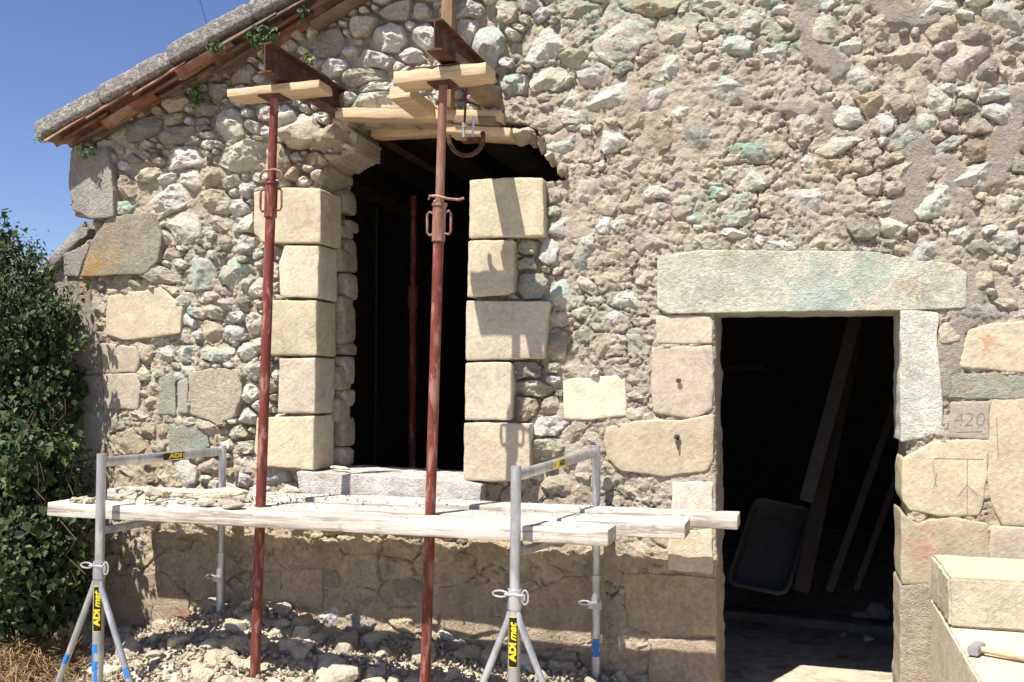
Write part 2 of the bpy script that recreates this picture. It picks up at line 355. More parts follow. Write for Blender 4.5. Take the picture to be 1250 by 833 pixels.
# dressed blocks: outline in the photograph, class, outward offset, depth, kind
ASH = [
 ([(86,186),(108,182),(128,180),(135,215),(137,262),(112,266),(89,255),(84,225)], 'g', .05, .30, 'corner_stone', .25),
 ([(133,266),(181,261),(196,287),(191,318),(176,333),(98,337),(103,320),(111,296)], 'g', .03, .35, 'corner_stone', .0),
 ([(77,310),(109,298),(101,320),(95,337),(79,337)], 'g', .02, .35, 'corner_stone', .0),
 ([(133,362),(165,357),(195,352),(220,375),(218,405),(180,412),(150,414),(129,408),(131,380)], 't', .025, .2, 'ashlar_block', .0),
 ([(82,339),(108,341),(111,375),(119,400),(101,424),(88,410),(84,375)], 'g', .0, .3, 'corner_stone', .0),
 ([(77,433),(98,421),(120,419),(121,455),(84,458)], 'g', .02, .3, 'corner_stone', .0),
 ([(123,419),(165,424),(169,440),(165,454),(125,456)], 't', .02, .2, 'ashlar_block', .0),
 ([(85,461),(122,458),(124,497),(93,501)], 'g', .015, .3, 'corner_stone', .0),
 ([(126,458),(165,455),(170,470),(167,500),(128,498)], 't', .015, .2, 'ashlar_block', .0),
 ([(195,460),(213,456),(214,507),(193,505)], 'D', .008, .1, 'ashlar_block', .5),
 ([(216,465),(228,463),(229,504),(217,504)], 'g', .005, .1, 'ashlar_block', .3),
 ([(231,457),(262,450),(292,452),(294,480),(285,508),(264,516),(233,505)], 'p', .012, .1, 'ashlar_block', .2),
 ([(206,523),(228,518),(251,522),(254,546),(230,553),(207,552)], 'D', .006, .1, 'ashlar_block', .5),
 ([(98,505),(120,503),(126,520),(120,548),(104,546)], 'g', .01, .2, 'ashlar_block', .1),
 # jambs of the window hole
 ([(309,234),(350,229),(391,230),(391,297),(350,297),(320,296),(309,285)], 'j', .05, .22, 'jamb_block', .0),
 ([(347,299),(389,299),(388,364),(342,362),(340,320)], 'j', .04, .20, 'jamb_block', .0),
 ([(320,367),(386,367),(386,434),(322,434)], 'j', .045, .20, 'jamb_block', .0),
 ([(341,438),(385,437),(384,505),(338,504)], 'j', .04, .21, 'jamb_block', .0),
 ([(313,510),(383,508),(382,574),(320,570),(310,552)], 'j', .045, .21, 'jamb_block', .0),
 ([(573,220),(620,217),(663,217),(664,288),(572,291)], 'j', .06, .25, 'jamb_block', .0),
 ([(571,294),(627,293),(627,355),(620,360),(570,363)], 'j', .06, .25, 'jamb_block', .0),
 ([(569,367),(671,368),(667,400),(664,438),(568,440)], 'j', .06, .25, 'jamb_block', .0),
 ([(568,443),(622,442),(626,448),(624,513),(567,513)], 'j', .06, .25, 'jamb_block', .0),
 ([(566,516),(646,517),(647,585),(606,589),(566,586)], 'j', .07, .25, 'jamb_block', .0),
 ([(362,576),(420,579),(500,583),(587,591),(586,616),(480,616),(380,614),(366,600)], 'w', .10, .46, 'window_sill', .0),
 # doorway
 ([(802,318),(812,310),(860,305),(920,306),(985,306),(1040,307),(1078,308),(1105,316),(1165,322),(1181,332),(1180,376),(1100,379),(985,380.5),(877,382),(815,383),(803,376)], 'w', .014, .38, 'door_lintel', .3),
 ([(803,386),(868,385.5),(868,420),(802,419)], 't', .01, .38, 'door_jamb_block', .0),
 ([(797,425),(869,424),(869,500),(842,510),(800,503),(795,470)], 't', .015, .38, 'door_jamb_block', .0),
 ([(741,523),(775,515),(835,513),(869,506),(869,560),(862,574),(810,581),(760,575),(744,560),(739,540)], 't', .018, .38, 'door_jamb_block', .0),
 ([(822,590),(869,588),(869,645),(820,645)], 'c', .012, .38, 'door_jamb_block', .0),
 ([(817,648),(869,647),(869,700),(816,695)], 'c', .012, .38, 'door_jamb_block', .0),
 ([(762,702),(830,703),(872,708),(873,776),(800,772),(769,765),(764,735)], 'b', .02, .38, 'door_jamb_block', .0),
 ([(792,781),(872,782),(873,860),(792,862)], 'b', .015, .38, 'door_jamb_block', .0),
 ([(1100,382),(1147,385),(1143,420),(1148,470),(1151,525),(1122,533),(1101,536)], 'w', .02, .38, 'door_jamb_block', .35),
 ([(1103,561),(1140,541),(1207,538),(1201,600),(1193,628),(1150,629),(1112,623),(1102,608)], 't', .012, .38, 'door_jamb_block', .0),
 ([(1101,628),(1120,640),(1160,633),(1203,641),(1208,680),(1180,690),(1143,690),(1141,713),(1103,713)], 't', .015, .38, 'door_jamb_block', .0),
 ([(1100,719),(1130,714),(1146,716),(1147,790),(1146,860),(1099,860)], 'p', .012, .38, 'door_jamb_block', .0),
 # right of the doorway and other dressed blocks
 ([(1184,402),(1215,396),(1275,392),(1275,455),(1230,452),(1172,447)], 't', .014, .2, 'ashlar_block', .05),
 ([(1163,456),(1230,458),(1275,458),(1275,486),(1160,486)], 'D', .012, .2, 'ashlar_block', .35),
 ([(1161,491),(1207,492),(1207,536),(1160,534)], 'g', .006, .1, 'ashlar_block', .0),
 ([(1212,489),(1275,488),(1275,640),(1225,640),(1209,610),(1207,545)], 't', .01, .2, 'ashlar_block', .0),
 ([(1209,644),(1275,646),(1275,720),(1212,705)], 't', .012, .2, 'ashlar_block', .0),
 ([(688,466),(700,462),(762,459),(763,507),(720,512),(690,511)], 'c', .008, .1, 'ashlar_block', .1),
 ([(346,698),(394,695),(391,742),(347,738)], 'b', .008, .2, 'ashlar_block', .0),
 ([(308,700),(341,697),(341,735),(310,737)], 'b', .008, .2, 'ashlar_block', .0),
 ([(642,728),(690,706),(737,702),(741,770),(700,790),(640,792)], 'b', .008, .2, 'ashlar_block', .0),
 ([(536,718),(600,712),(602,770),(575,776),(538,765)], 'b', .006, .2, 'ashlar_block', .0),
 ([(140,705),(200,700),(230,730),(225,768),(145,770)], 'b', .006, .2, 'ashlar_block', .0),
]
SEED = [  # x, y, w, h, class, (rotation)
 (443,31,32,24,'c'),(472,46,40,38,'w'),(527,42,44,40,'w'),(454,74,58,26,'w'),(400,52,38,36,'g'),(443,90,62,28,'c'),(572,36,26,36,'w'),(593,53,42,56,'G'),
 (607,15,28,26,'c'),(573,11,32,20,'w'),(459,122,54,26,'G'),(455,104,46,12,'w'),(410,82,38,24,'w'),(486,12,40,22,'c'),(512,14,26,20,'w'),(672,51,94,40,'w',-12),(755,42,62,62,'w'),
 (828,41,42,44,'c'),(890,56,46,20,'G'),(612,14,36,30,'c'),(795,4,68,24,'t'),(888,106,112,42,'G',-5),(725,89,34,30,'w'),(760,80,22,15,'D',-30),(820,82,46,30,'G',20),
 (627,101,28,26,'G'),(667,98,42,26,'w'),(751,119,52,38,'G',-20),(799,121,42,26,'w'),(697,120,32,26,'w'),(686,176,56,36,'G',15),(746,169,34,30,'w'),(858,170,62,46,'D'),(808,168,38,32,'g'),
 (917,23,24,24,'w'),(947,64,32,28,'G'),(956,11,22,14,'w'),(1050,97,52,28,'G',-8),(1058,128,34,32,'t'),(1037,140,32,36,'w',35),(1078,149,28,22,'w'),(1127,146,28,25,'G'),
 (1104,132,26,30,'g'),(1102,166,36,22,'G',-30),(1141,9,40,18,'w'),(1150,34,34,30,'t'),(1189,39,42,22,'g'),(1155,56,28,18,'w'),(1177,78,50,48,'p'),(1203,87,30,36,'g'),(1214,112,42,18,'G',-15),
 (1053,181,34,20,'p'),(1022,172,62,32,'w',-20),(925,182,62,40,'D'),(917,212,48,34,'G'),(1191,213,50,36,'G'),(1230,17,52,42,'G'),(1160,176,28,14,'G',-20),(1194,185,46,28,'g',-25),
 (198,242,68,36,'w'),(151,252,30,22,'G'),(222,275,42,38,'w',30),(243,335,48,40,'G'),(286,330,44,40,'G'),(297,272,28,22,'w'),(297,295,24,22,'w'),(256,245,42,32,'c'),(153,228,36,30,'t'),
 (174,212,42,20,'c'),(266,431,48,20,'G'),(225,430,30,18,'G'),(168,158,56,26,'g',-12),(215,165,36,24,'g'),(294,88,36,26,'g'),(268,110,24,20,'g'),(250,133,28,12,'g'),(212,146,26,14,'t',-25),
 (279,151,36,40,'w'),(294,190,66,30,'w'),(222,190,50,28,'w'),(710,238,52,38,'w'),(741,249,28,20,'c',-20),(687,274,42,28,'G'),(738,274,16,20,'w'),(756,274,16,15,'G'),(800,297,50,28,'p'),
 (851,295,54,24,'c'),(805,236,26,14,'w'),(803,254,26,20,'w',20),(830,251,26,24,'p'),(876,233,30,13,'G'),(902,246,32,18,'G',-20),(902,268,42,20,'G',-10),(895,282,40,12,'w',10),(708,315,44,28,'D'),
 (669,305,28,34,'w'),(684,361,30,38,'G'),(769,364,48,24,'G'),(790,338,32,20,'c'),(997,241,104,52,'w'),(1143,245,42,34,'G'),(1088,276,34,24,'w',30),(1055,277,36,20,'g'),(1132,304,58,38,'G'),
 (1230,290,32,20,'G'),(1169,287,22,20,'w'),(1062,225,32,22,'c'),(1090,228,20,14,'c'),
 # small stones packed beside the jamb blocks
 (677,234,27,28,'p'),(676,258,20,14,'c'),(643,301,26,16,'p'),(643,321,30,16,'p'),(651,348,42,29,'p'),(683,387,28,20,'p'),(680,419,24,38,'g'),(644,453,36,19,'g'),(674,449,20,14,'p'),
 (649,474,38,20,'c'),(641,499,32,28,'t'),(672,494,26,24,'c'),(668,520,42,23,'w'),(667,548,38,28,'c'),(683,590,40,22,'c'),(650,600,24,24,'t'),
 (294,318,20,16,'w'),(300,345,20,18,'w'),(330,375,16,16,'w'),(332,330,20,20,'w'),(312,310,18,16,'w'),(312,352,20,22,'w'),(308,395,20,22,'w'),(318,420,20,18,'w'),(310,450,22,24,'w'),(325,470,22,22,'t'),
 (303,480,20,20,'w'),(318,495,22,16,'w'),(296,548,26,14,'c'),(298,565,26,22,'w'),(295,584,20,16,'w'),(330,585,36,16,'w'),(320,600,30,16,'w'),(350,600,26,18,'w'),(290,255,20,22,'w'),(300,233,16,20,'w'),
 (300,510,22,20,'w'),(290,525,24,16,'c'),(286,500,18,16,'w'),
 (600,600,30,26,'t'),(620,604,20,20,'c'),
]
def hullpx(poly, n=None):
    return np.array([XZ(x, y) for x, y in poly])
def inside(poly, U, V):
    r = np.zeros(U.shape, bool); n = len(poly)
    for i in range(n):
        x1, y1 = poly[i]; x2, y2 = poly[(i+1) % n]
        c = ((y1 > V) != (y2 > V)) & (U < (x2-x1)*(V-y1)/(y2-y1+1e-12)+x1); r ^= c
    return r
HOLE = np.array([XZ(*p) for p in [(384,232),(392,212),(392,196),(428,182),(430,160),(421,146),(520,146),(640,150),(655,160),(660,182),(672,196),(690,219),(664,222),(580,222),(580,300),(580,400),(578,500),(578,585),(540,588),(384,580),(378,500),(380,400)]])
DOOR = np.array([[XZ(873, 380)[0], -.4], [XZ(873, 380)[0], XZ(985, 376)[1]], [XZ(1102.5, 380)[0], XZ(985, 376)[1]], [XZ(1102.5, 380)[0], -.4]])
WL = XZ(77, 400)[0]                               # left arris of the wall
ga = np.array(XZ(84, 178)); gb = np.array(XZ(432, -8)); gs = (gb[1]-ga[1])/(gb[0]-ga[0])   # underside of the verge
def gable(u): return ga[1]+gs*(u-ga[0])
# fine grid where the photograph looks, coarse beyond
UMAX = XZ(1335, 400)[0]
us = np.concatenate([np.arange(WL, UMAX, .0082), np.arange(UMAX+.05, 5.0, .08)])
vs = np.concatenate([np.arange(-.3, 4.15, .0082), np.arange(4.2, 7.6, .08)])
U, V = np.meshgrid(us, vs)
wu = .022*fbm(U, V, 0, sc=9, oc=3, seed=31)+.012*fbm(U, V, 0, sc=30, oc=2, seed=37); wv = .018*fbm(U, V, 5, sc=9, oc=3, seed=41)+.010*fbm(U, V, 4, sc=30, oc=2, seed=47)
PXg, PYg = topx(U, V)
# character of the wall, by place: recess of the mortar (m) and size of the filling stones (m)
FEAT = [  # px, py, radius, recess, stone size, tone class weights
 (450,60,140,.050,.125,'wwwc'),(560,60,100,.055,.13,'wwwc'),(330,120,90,.050,.11,'gwwc'),(250,150,90,.042,.11,'gwc'),(180,180,80,.030,.11,'gct'),
 (300,190,60,.050,.10,'wwc'),(210,240,90,.016,.12,'ccwp'),(240,320,80,.016,.13,'cwgG'),(180,330,60,.010,.12,'ctg'),(220,400,80,.012,.12,'cwgG'),
 (305,300,32,.060,.075,'wwc'),(310,400,32,.060,.075,'wwc'),(305,520,35,.060,.08,'wcw'),(650,330,40,.055,.08,'pwc'),(655,470,40,.05,.09,'pcw'),(660,560,35,.045,.09,'cwp'),(650,250,30,.04,.08,'p'),
 (180,540,90,.006,.15,'tct'),(250,590,80,.02,.11,'ctc'),(120,620,70,.01,.14,'tgt'),
 (700,40,90,.018,.15,'wcwp'),(800,60,120,.008,.14,'cwpG'),(700,130,90,.006,.13,'cwpG'),(800,200,140,.000,.13,'pwgG'),(720,300,90,.000,.13,'pgcG'),(740,420,90,.000,.13,'gpG'),
 (950,60,120,.004,.12,'cwpG'),(1080,60,120,.012,.11,'cwgG'),(1200,80,100,.012,.11,'cgwG'),(950,200,130,.002,.12,'pwcG'),(1100,220,120,.008,.11,'cpwG'),(1210,280,90,.008,.11,'cwgG'),
 (900,290,100,.002,.11,'pcwG'),(740,560,90,.000,.17,'tcc'),(700,630,110,.004,.16,'tct'),(770,660,70,.004,.14,'ttb'),
 (350,680,110,.000,.20,'bt'),(480,700,150,.000,.22,'b'),(650,740,110,.004,.2,'b'),(500,800,150,.02,.14,'bt'),(250,720,100,.004,.2,'b'),(300,790,120,.02,.13,'b'),
 (1150,400,50,.000,.1,'g'),(1180,600,80,.000,.2,'tt'),(1180,700,80,.002,.2,'tt')]
def tones(cl, rec):
    out = [c for c in cl if c != 'G']*(2 if rec < .02 else 1)+(list('mnMc') if rec < .02 else ['w'])
    if 'G' in cl and rec < .02: out.append('G')
    return out
FEAT = [(a, b, c, rec, sz*(1.25 if rec < .02 else 1.05), tones(cl, rec)) for a, b, c, rec, sz, cl in FEAT]
fx = np.array([f[0] for f in FEAT]); fy = np.array([f[1] for f in FEAT]); fr = np.array([f[2] for f in FEAT], float)
def feat(px, py, col):
    vals = np.array([f[col] for f in FEAT]); num = 0; den = 0
    for i in range(len(FEAT)):
        w_ = np.exp(-1.6*((px-fx[i])**2+(py-fy[i])**2)/fr[i]**2)+1e-9; num = num+w_*vals[i]; den = den+w_
    return num/den
REC = feat(PXg, PYg, 3)+.007
ashP = [hullpx(a[0]) for a in ASH]
ashmask = np.full(U.shape, -1, np.int32)
for i, P in enumerate(ashP):
    b0, b1 = P.min(0)-.01, P.max(0)+.01
    ii = np.searchsorted(us, [b0[0], b1[0]]); jj = np.searchsorted(vs, [b0[1], b1[1]])
    sl_ = (slice(jj[0], jj[1]), slice(ii[0], ii[1]))
    k = inside(P, U[sl_], V[sl_]); sub = ashmask[sl_]; sub[k] = i
NOTCH = np.array([XZ(*p) for p in [(40,100),(85,150),(86,262),(100,263),(112,268),(112,290),(77,309),(40,309)]])
hole = inside(NOTCH, U, V) | inside(HOLE, U+wu*.6, V+wv*.6) | inside(DOOR, U, V)
BANDS = [([(975,-20),(985,30),(1000,60),(1022,82)], 13), ([(1060,0),(1090,10),(1125,20),(1135,60),(1130,100),(1135,125),(1130,160),(1110,235),(1105,260)], 17),
         ([(1250,120),(1215,190),(1212,225),(1190,250),(1188,290),(1192,330),(1180,385),(1165,420),(1156,455),(1155,480)], 17), ([(1150,200),(1175,225),(1200,255)], 15), ([(1010,120),(1012,150)],10), ([(880,115),(930,130),(990,130)], 9), ([(800,120),(760,140),(780,180)],10)]
cem = np.zeros(U.shape)
pw, ph = PXg+20*fbm(U, V, 0, sc=9, oc=4, seed=51), PYg+20*fbm(U, V, 7, sc=9, oc=4, seed=53)
for pts, wd in BANDS:
    for (x1, y1), (x2, y2) in zip(pts[:-1], pts[1:]):
        L2 = (x2-x1)**2+(y2-y1)**2; t = np.clip(((pw-x1)*(x2-x1)+(ph-y1)*(y2-y1))/L2, 0, 1)
        dd = np.hypot(pw-x1-t*(x2-x1), ph-y1-t*(y2-y1)); cem = np.maximum(cem, 1-sstep(wd*.55, wd*1.25, dd))
cem *= sstep(-.45, -.1, fbm(U, V, 11, sc=5, oc=3, seed=78))
# ---- seeds
seeds = []   # u, v, a, b, cos, sin, class
def add_seed(px, py, w_, h_, cl, rot=0):
    p = at(px, py); c = np.hypot(*(p-CAM)[:2])*.99; s = (np.dot(p-CAM, FV))/FPX
    seeds.append((p[0], p[2], w_*.5*s*1.04, h_*.5*s, math.cos(R(-rot)), math.sin(R(-rot)), cl))
for sd in SEED: add_seed(*sd)
nexp = len(seeds)
def blocked(u, v):
    if v > gable(u)-.03 or u < WL+.02: return True
    i = min(len(us)-1, np.searchsorted(us, u)); j = min(len(vs)-1, np.searchsorted(vs, v))
    return ashmask[j, i] >= 0 or hole[j, i] or cem[j, i] > .35
tries = 0
arr = [s[:7] for s in seeds]
while tries < 14000:
    tries += 1
    u = random.uniform(WL+.03, UMAX); v = random.uniform(-.15, 4.12)
    if blocked(u, v): continue
    px, py = topx(u, v)
    if (px > 1092 and py > 440) or (px < 172 and 412 < py < 505) or (785 < px < 880 and py > 380): continue
    sz = float(feat(px, py, 4))*random.choice([.62, .8, 1.0, 1.0, 1.25])
    if tries > 6000: sz *= .55
    a = sz*.5*random.uniform(1.0, 1.45); b = sz*.5*random.uniform(.6, .9)
    ok = True
    for q_, s in enumerate(arr):
        du = u-s[0]; dv = v-s[1]; dx_ = (du*s[4]+dv*s[5])/(a*.9+s[2]); dy_ = (-du*s[5]+dv*s[4])/(b*.9+s[3])
        if dx_*dx_+dy_*dy_ < (1.0 if q_ < nexp else .80): ok = False; break
    if not ok: continue
    wts = np.exp(-1.6*((px-fx)**2+(py-fy)**2)/fr**2)+1e-9
    f = FEAT[int(np.argmax(wts*rng.uniform(.5, 1, len(FEAT))))]; cl = random.choice(f[5])
    th_ = R(random.gauss(-8, 16)); s = (u, v, a, b, math.cos(th_), math.sin(th_), cl)
    seeds.append(s); arr.append(s)
# ---- label the wall plane
F1 = np.full(U.shape, 9.0); F2 = np.full(U.shape, 9.0); LAB = np.full(U.shape, -1, np.int32)
Uw = U+wu; Vw = V+wv
for k, (u, v, a, b, c, s, cl) in enumerate(seeds):
    m_ = max(a, b)*1.9
    ii = np.searchsorted(us, [u-m_, u+m_]); jj = np.searchsorted(vs, [v-m_, v+m_]); q = (slice(jj[0], jj[1]), slice(ii[0], ii[1]))
    du = Uw[q]-u; dv = Vw[q]-v; x = (du*c+dv*s)/a; y = (-du*s+dv*c)/b
    d = (np.abs(x)**3+np.abs(y)**3)**(1/3)
    f1 = F1[q]; f2 = F2[q]; lb = LAB[q]
    c1 = d < f1; f2[c1] = f1[c1]; c2 = (~c1) & (d < f2); f2[c2] = d[c2]; f1[c1] = d[c1]; lb[c1] = k
LAB2 = LAB.copy(); LAB2[(ashmask >= 0) | hole | (F1 > 1.9) | (V > gable(U)-.01)] = -2

GREENF = sstep(.0, .32, fbm(U, V, 3, sc=1.9, oc=4, seed=61))*sstep(560, 660, PXg)*(PYg < 480)*.9+.55*sstep(.02, .3, fbm(U, V, 9, sc=2.6, oc=3, seed=66))*((PXg < 320) & (PYg > 215) & (PYg < 560))
# ---- mortar sheet (with the openings left out) and its reveals
edge = sstep(.0, .13, F2-F1)
crackm = sstep(-.25, .25, fbm(U, V, 2, sc=4, oc=3, seed=77))
LOWF = .016*fbm(U, V, 0, sc=2.2, oc=2, seed=6)
Hm = -REC + .008*fbm(U, V, 0, sc=14, oc=4, seed=5)+.007*fbm(U, V, 0, sc=26, oc=3, seed=25, ridge=True)+.005*fbm(U, V, 0, sc=45, oc=2, seed=15) + LOWF
Hm -= (1-edge)*.030*crackm*(F1 < 1.9)
Hm += .012*np.clip(fbm(U, V, 9, sc=7, oc=3, seed=19), 0, 1)
# small flaky cells between the stones: own height, tilt and thin joints
def cells(x, y, seed):
    ix, iy = np.floor(x).astype(np.int64), np.floor(y).astype(np.int64); z0 = np.zeros_like(ix)
    f1 = np.full(x.shape, 9.0); f2 = np.full(x.shape, 9.0); rnd = np.zeros(x.shape); tx = np.zeros(x.shape); ty = np.zeros(x.shape)
    for a in (-1, 0, 1):
        for b in (-1, 0, 1):
            jx, jy = ix+a, iy+b; cx = jx+.5+.85*(_h(jx, jy, z0, seed)-.5); cy = jy+.5+.85*(_h(jx, jy, z0, seed+1)-.5)
            d = np.hypot(x-cx, y-cy); m = d < f1; f2 = np.where(m, f1, np.minimum(f2, d)); f1 = np.where(m, d, f1)
            rnd = np.where(m, _h(jx, jy, z0, seed+2), rnd)
            tx = np.where(m, (x-cx)*(_h(jx, jy, z0, seed+3)-.5), tx); ty = np.where(m, (y-cy)*(_h(jx, jy, z0, seed+4)-.5), ty)
    return f1, f2, rnd, tx+ty
cw = .35*fbm(U, V, 0, sc=18, oc=3, seed=201); cw2 = .35*fbm(U, V, 5, sc=18, oc=3, seed=202)
g1, g2, grnd, gt = cells(U*12+cw*1.6, V*18+cw2*1.6, 301)
k1, k2, krnd, kt = cells(U*30+cw*2, V*40+cw2*2, 321)
amt = 1-.55*sstep(630, 680, PYg)*(PXg < 880)
cellmask = sstep(-.30, .05, fbm(U, V, 21, sc=3.2, oc=2, seed=203))*.75+.25
Hm += amt*cellmask*(.009*(grnd-.5)+.015*gt-.014*(1-sstep(.0, .13, g2-g1))+.006*(krnd-.5)-.004*(1-sstep(0, .2, k2-k1)))
CELLC = 1+.26*(grnd-.5)*cellmask+.12*(krnd-.5)
# smooth grey cement pointing bands
Hm = Hm*(1-cem)+cem*(.004+.007*fbm(U, V, 0, sc=10, oc=3, seed=8))
Hm[ashmask >= 0] = np.minimum(Hm, -.006)[ashmask >= 0]
Hm = np.where(U > UMAX+.02, Hm*.25, Hm)
Hm *= sstep(WL-.005, WL+.05, U)*.6+.4
low = sstep(640, 700, PYg)*(PXg < 880); rt = sstep(540, 620, PYg)*(PXg > 1095); lf = sstep(500, 560, PYg)*(PXg < 640)
pink = sstep(560, 680, PXg)
mc = np.zeros(U.shape+(4,))
base_m = np.array([.58, .51, .405]); 
for ch in range(3):
    cc = base_m[ch]*np.ones(U.shape)
    cc = cc*(1-pink)+np.array([.56, .495, .40])[ch]*pink
    wt = np.clip(low+rt+lf*.8, 0, 1); cc = cc*(1-wt)+np.array([.62, .515, .375])[ch]*wt
    cc = cc*CELLC
    cc = cc*(1-cem)+np.array([.385, .345, .295])[ch]*cem
    mc[..., ch] = cc
mc[..., 3] = .70*GREENF*(1-cem)
nu, nv = len(us), len(vs)
valid = ~hole & (V <= gable(U)+.02)
idx = -np.ones(U.shape, np.int64); idx[valid] = np.arange(valid.sum())
VV = np.stack([U[valid], -Hm[valid], V[valid]], 1)
a_, b_, c_, d_ = idx[:-1, :-1], idx[:-1, 1:], idx[1:, 1:], idx[1:, :-1]
okf = (a_ >= 0) & (b_ >= 0) & (c_ >= 0) & (d_ >= 0)
Q = np.stack([a_[okf], b_[okf], c_[okf], d_[okf]], 1)
# open edges -> walls running back into the wall's thickness
ed = {}
E_ = np.concatenate([Q[:, [0, 1]], Q[:, [1, 2]], Q[:, [2, 3]], Q[:, [3, 0]]])
key = np.sort(E_, 1); _, inv, cnt = np.unique(key[:, 0]*10**7+key[:, 1], return_inverse=True, return_counts=True)
be = E_[cnt[inv] == 1]
bv = np.unique(be); rem = -np.ones(len(VV), np.int64); nb = len(bv)
TH = .42
layers = [.06, .16, .28, TH]
Vall = [VV]; Call = [mc[valid]]; off = len(VV); faces = [Q]
prev = {int(v): int(v) for v in bv}; base = VV[bv]
last = bv.copy()
for li, dp in enumerate(layers):
    nn = base.copy(); nn[:, 1] = dp
    nz = .02*fbm(base[:, 0], base[:, 2], dp*3, sc=11, oc=3, seed=90)
    nn[:, 0] += nz; nn[:, 2] += .02*fbm(base[:, 0], base[:, 2], dp*3+8, sc=11, oc=3, seed=91)
    if li == len(layers)-1: pass
    Vall.append(nn); Call.append(mc[valid][bv]); cur = np.arange(off, off+nb); off += nb
    mp_ = -np.ones(len(VV), np.int64)
    m1 = np.zeros(len(VV), np.int64); m1[bv] = last; m2 = np.zeros(len(VV), np.int64); m2[bv] = cur
    faces.append(np.stack([m1[be[:, 1]], m1[be[:, 0]], m2[be[:, 0]], m2[be[:, 1]]], 1)); last = cur
Vm = np.concatenate(Vall); Fm = np.concatenate(faces); Cm = np.concatenate(Call)
def fast_mesh(name, V_, F_, smooth=True):
    me = bpy.data.meshes.new(name); k = F_.shape[1]
    me.vertices.add(len(V_)); me.vertices.foreach_set('co', V_.astype(np.float32).ravel())
    me.loops.add(F_.size); me.loops.foreach_set('vertex_index', F_.astype(np.int32).ravel())
    me.polygons.add(len(F_)); me.polygons.foreach_set('loop_start', np.arange(0, F_.size, k, dtype=np.int32))
    me.polygons.foreach_set('use_smooth', np.full(len(F_), smooth)); me.update(calc_edges=True); me.validate(); return me
me = fast_mesh('front_wall', Vm, Fm); set_col(me, Cm)
wall = link('front_wall', me, M['mortar'], barn)

# ---- stones
def stone_patch(outline, cen, off, depth, kind, seed, cls, green, res=.014, doming=.02, rough=.006, facets=True, sides=1, tilt=0.0, recess=.0, nm_=''):
    P = np.array(outline); c = np.array(cen); n = len(P)
    Rm = np.hypot(*(P-c).T).mean(); nr = int(np.clip(Rm/res, 4, 15))
    if kind == 'rock': ts = [1-((1-i/nr)**1.25) for i in range(1, nr+1)]
    else:
        e1 = .004/Rm; e2 = .011/Rm; ts = [i/(nr)*(1-e2*1.6) for i in range(1, nr+1)]+[1-e2*.7, 1-e1*.7, 1.0]
    ts = np.array(ts)
    pts = np.concatenate([[c]]+[c+(P-c)*t for t in ts]); T = np.concatenate([[0]]+[np.full(n, t) for t in ts])
    rs = np.random.RandomState(seed)
    x, z = pts[:, 0], pts[:, 1]
    if kind == 'rock':
        dome = doming*(1-T**4.5)
        h = dome
        if facets:
            for k in range(rs.randint(4, 8)):
                an = rs.uniform(0, 2*math.pi); sl2 = rs.uniform(.15, .8); d0 = doming*rs.uniform(.55, 1.05)
                h = np.minimum(h, d0-sl2*((x-c[0])*math.cos(an)+(z-c[1])*math.sin(an))+.004)
        h = h+rough*fbm(x+seed*.37, z, 0, sc=16, oc=4, seed=101, ridge=True, gain=.6)+rough*.6*fbm(x+seed*.11, z, 0, sc=70, oc=2, seed=104)
        if cls in 'mnM': h = h+rough*.8*fbm(x*1.0+seed, z*2.0, 0, sc=13, oc=3, seed=105)
        h = h-(.012+.5*min(recess, .044))*sstep(.93, 1.0, T)
        y = -(off+h)
    else:
        dist = (1-T)*Rm
        h = .0035*fbm(x, z, 0, sc=5, oc=2, seed=111)+rough*fbm(x+seed, z, 0, sc=11, oc=2, seed=112)
        an = rs.uniform(0, 6.28); h = h+tilt*((x-c[0])*math.cos(an)+(z-c[1])*math.sin(an))
        h = h-(.006 if nm_ == 'jamb_block' else .005)*np.exp(-dist/.004)*(1+.9*fbm(x, z, 0, sc=18, oc=2, seed=seed))
        
        y = -(off+h)
    Vx = np.stack([x, y, z], 1); Fq = []; Ft = []
    for i in range(n): Ft.append((0, 1+i, 1+(i+1) % n))
    nt_ = len(ts)
    for r in range(nt_-1):
        for i in range(n): Fq.append((1+r*n+i, 1+(r+1)*n+i, 1+(r+1)*n+(i+1) % n, 1+r*n+(i+1) % n))
    lastb = 1+(nt_-1)*n; cur = Vx[lastb:lastb+n].copy()
    y0 = cur[:, 1].copy(); VX = [Vx]; base_i = lastb; tot = len(Vx)
    ns = sides
    for s in range(1, ns+1):
        q = cur.copy(); f = s/ns; q[:, 1] = y0+(depth-y0)*f
        if s < ns or kind != 'rock':
            q[:, 0] += .004*fbm(q[:, 0], q[:, 1], q[:, 2], sc=16, oc=3, seed=seed); q[:, 2] += .004*fbm(q[:, 0], q[:, 1]+4, q[:, 2], sc=16, oc=3, seed=seed)
        VX.append(q)
        for i in range(n): Fq.append((base_i+i, tot+i, tot+(i+1) % n, base_i+(i+1) % n))
        base_i = tot; tot += n
    Fq.append(tuple(base_i+i for i in range(n-1, -1, -1)))
    Vx = np.concatenate(VX)
    col = np.array(PAL[cls])*rs.uniform(.88, 1.1)*np.array([1, rs.uniform(.97, 1.02), rs.uniform(.92, 1.06)])
    rgba = np.zeros((len(Vx), 4)); rgba[:, :3] = col; rgba[:, 3] = green
    return Vx, Ft+Fq, rgba
def flipcheck(poly):
    P = np.array(poly); a = np.sum(P[:, 0]*np.roll(P[:, 1], -1)-np.roll(P[:, 0], -1)*P[:, 1]); return P if a > 0 else P[::-1]
def resample(P, step):
    out = []
    for i in range(len(P)):
        a, b = P[i], P[(i+1) % len(P)]; L = np.hypot(*(b-a)); n = max(1, int(round(L/step)))
        for k in range(n): out.append(a+(b-a)*k/n)
    return np.array(out)
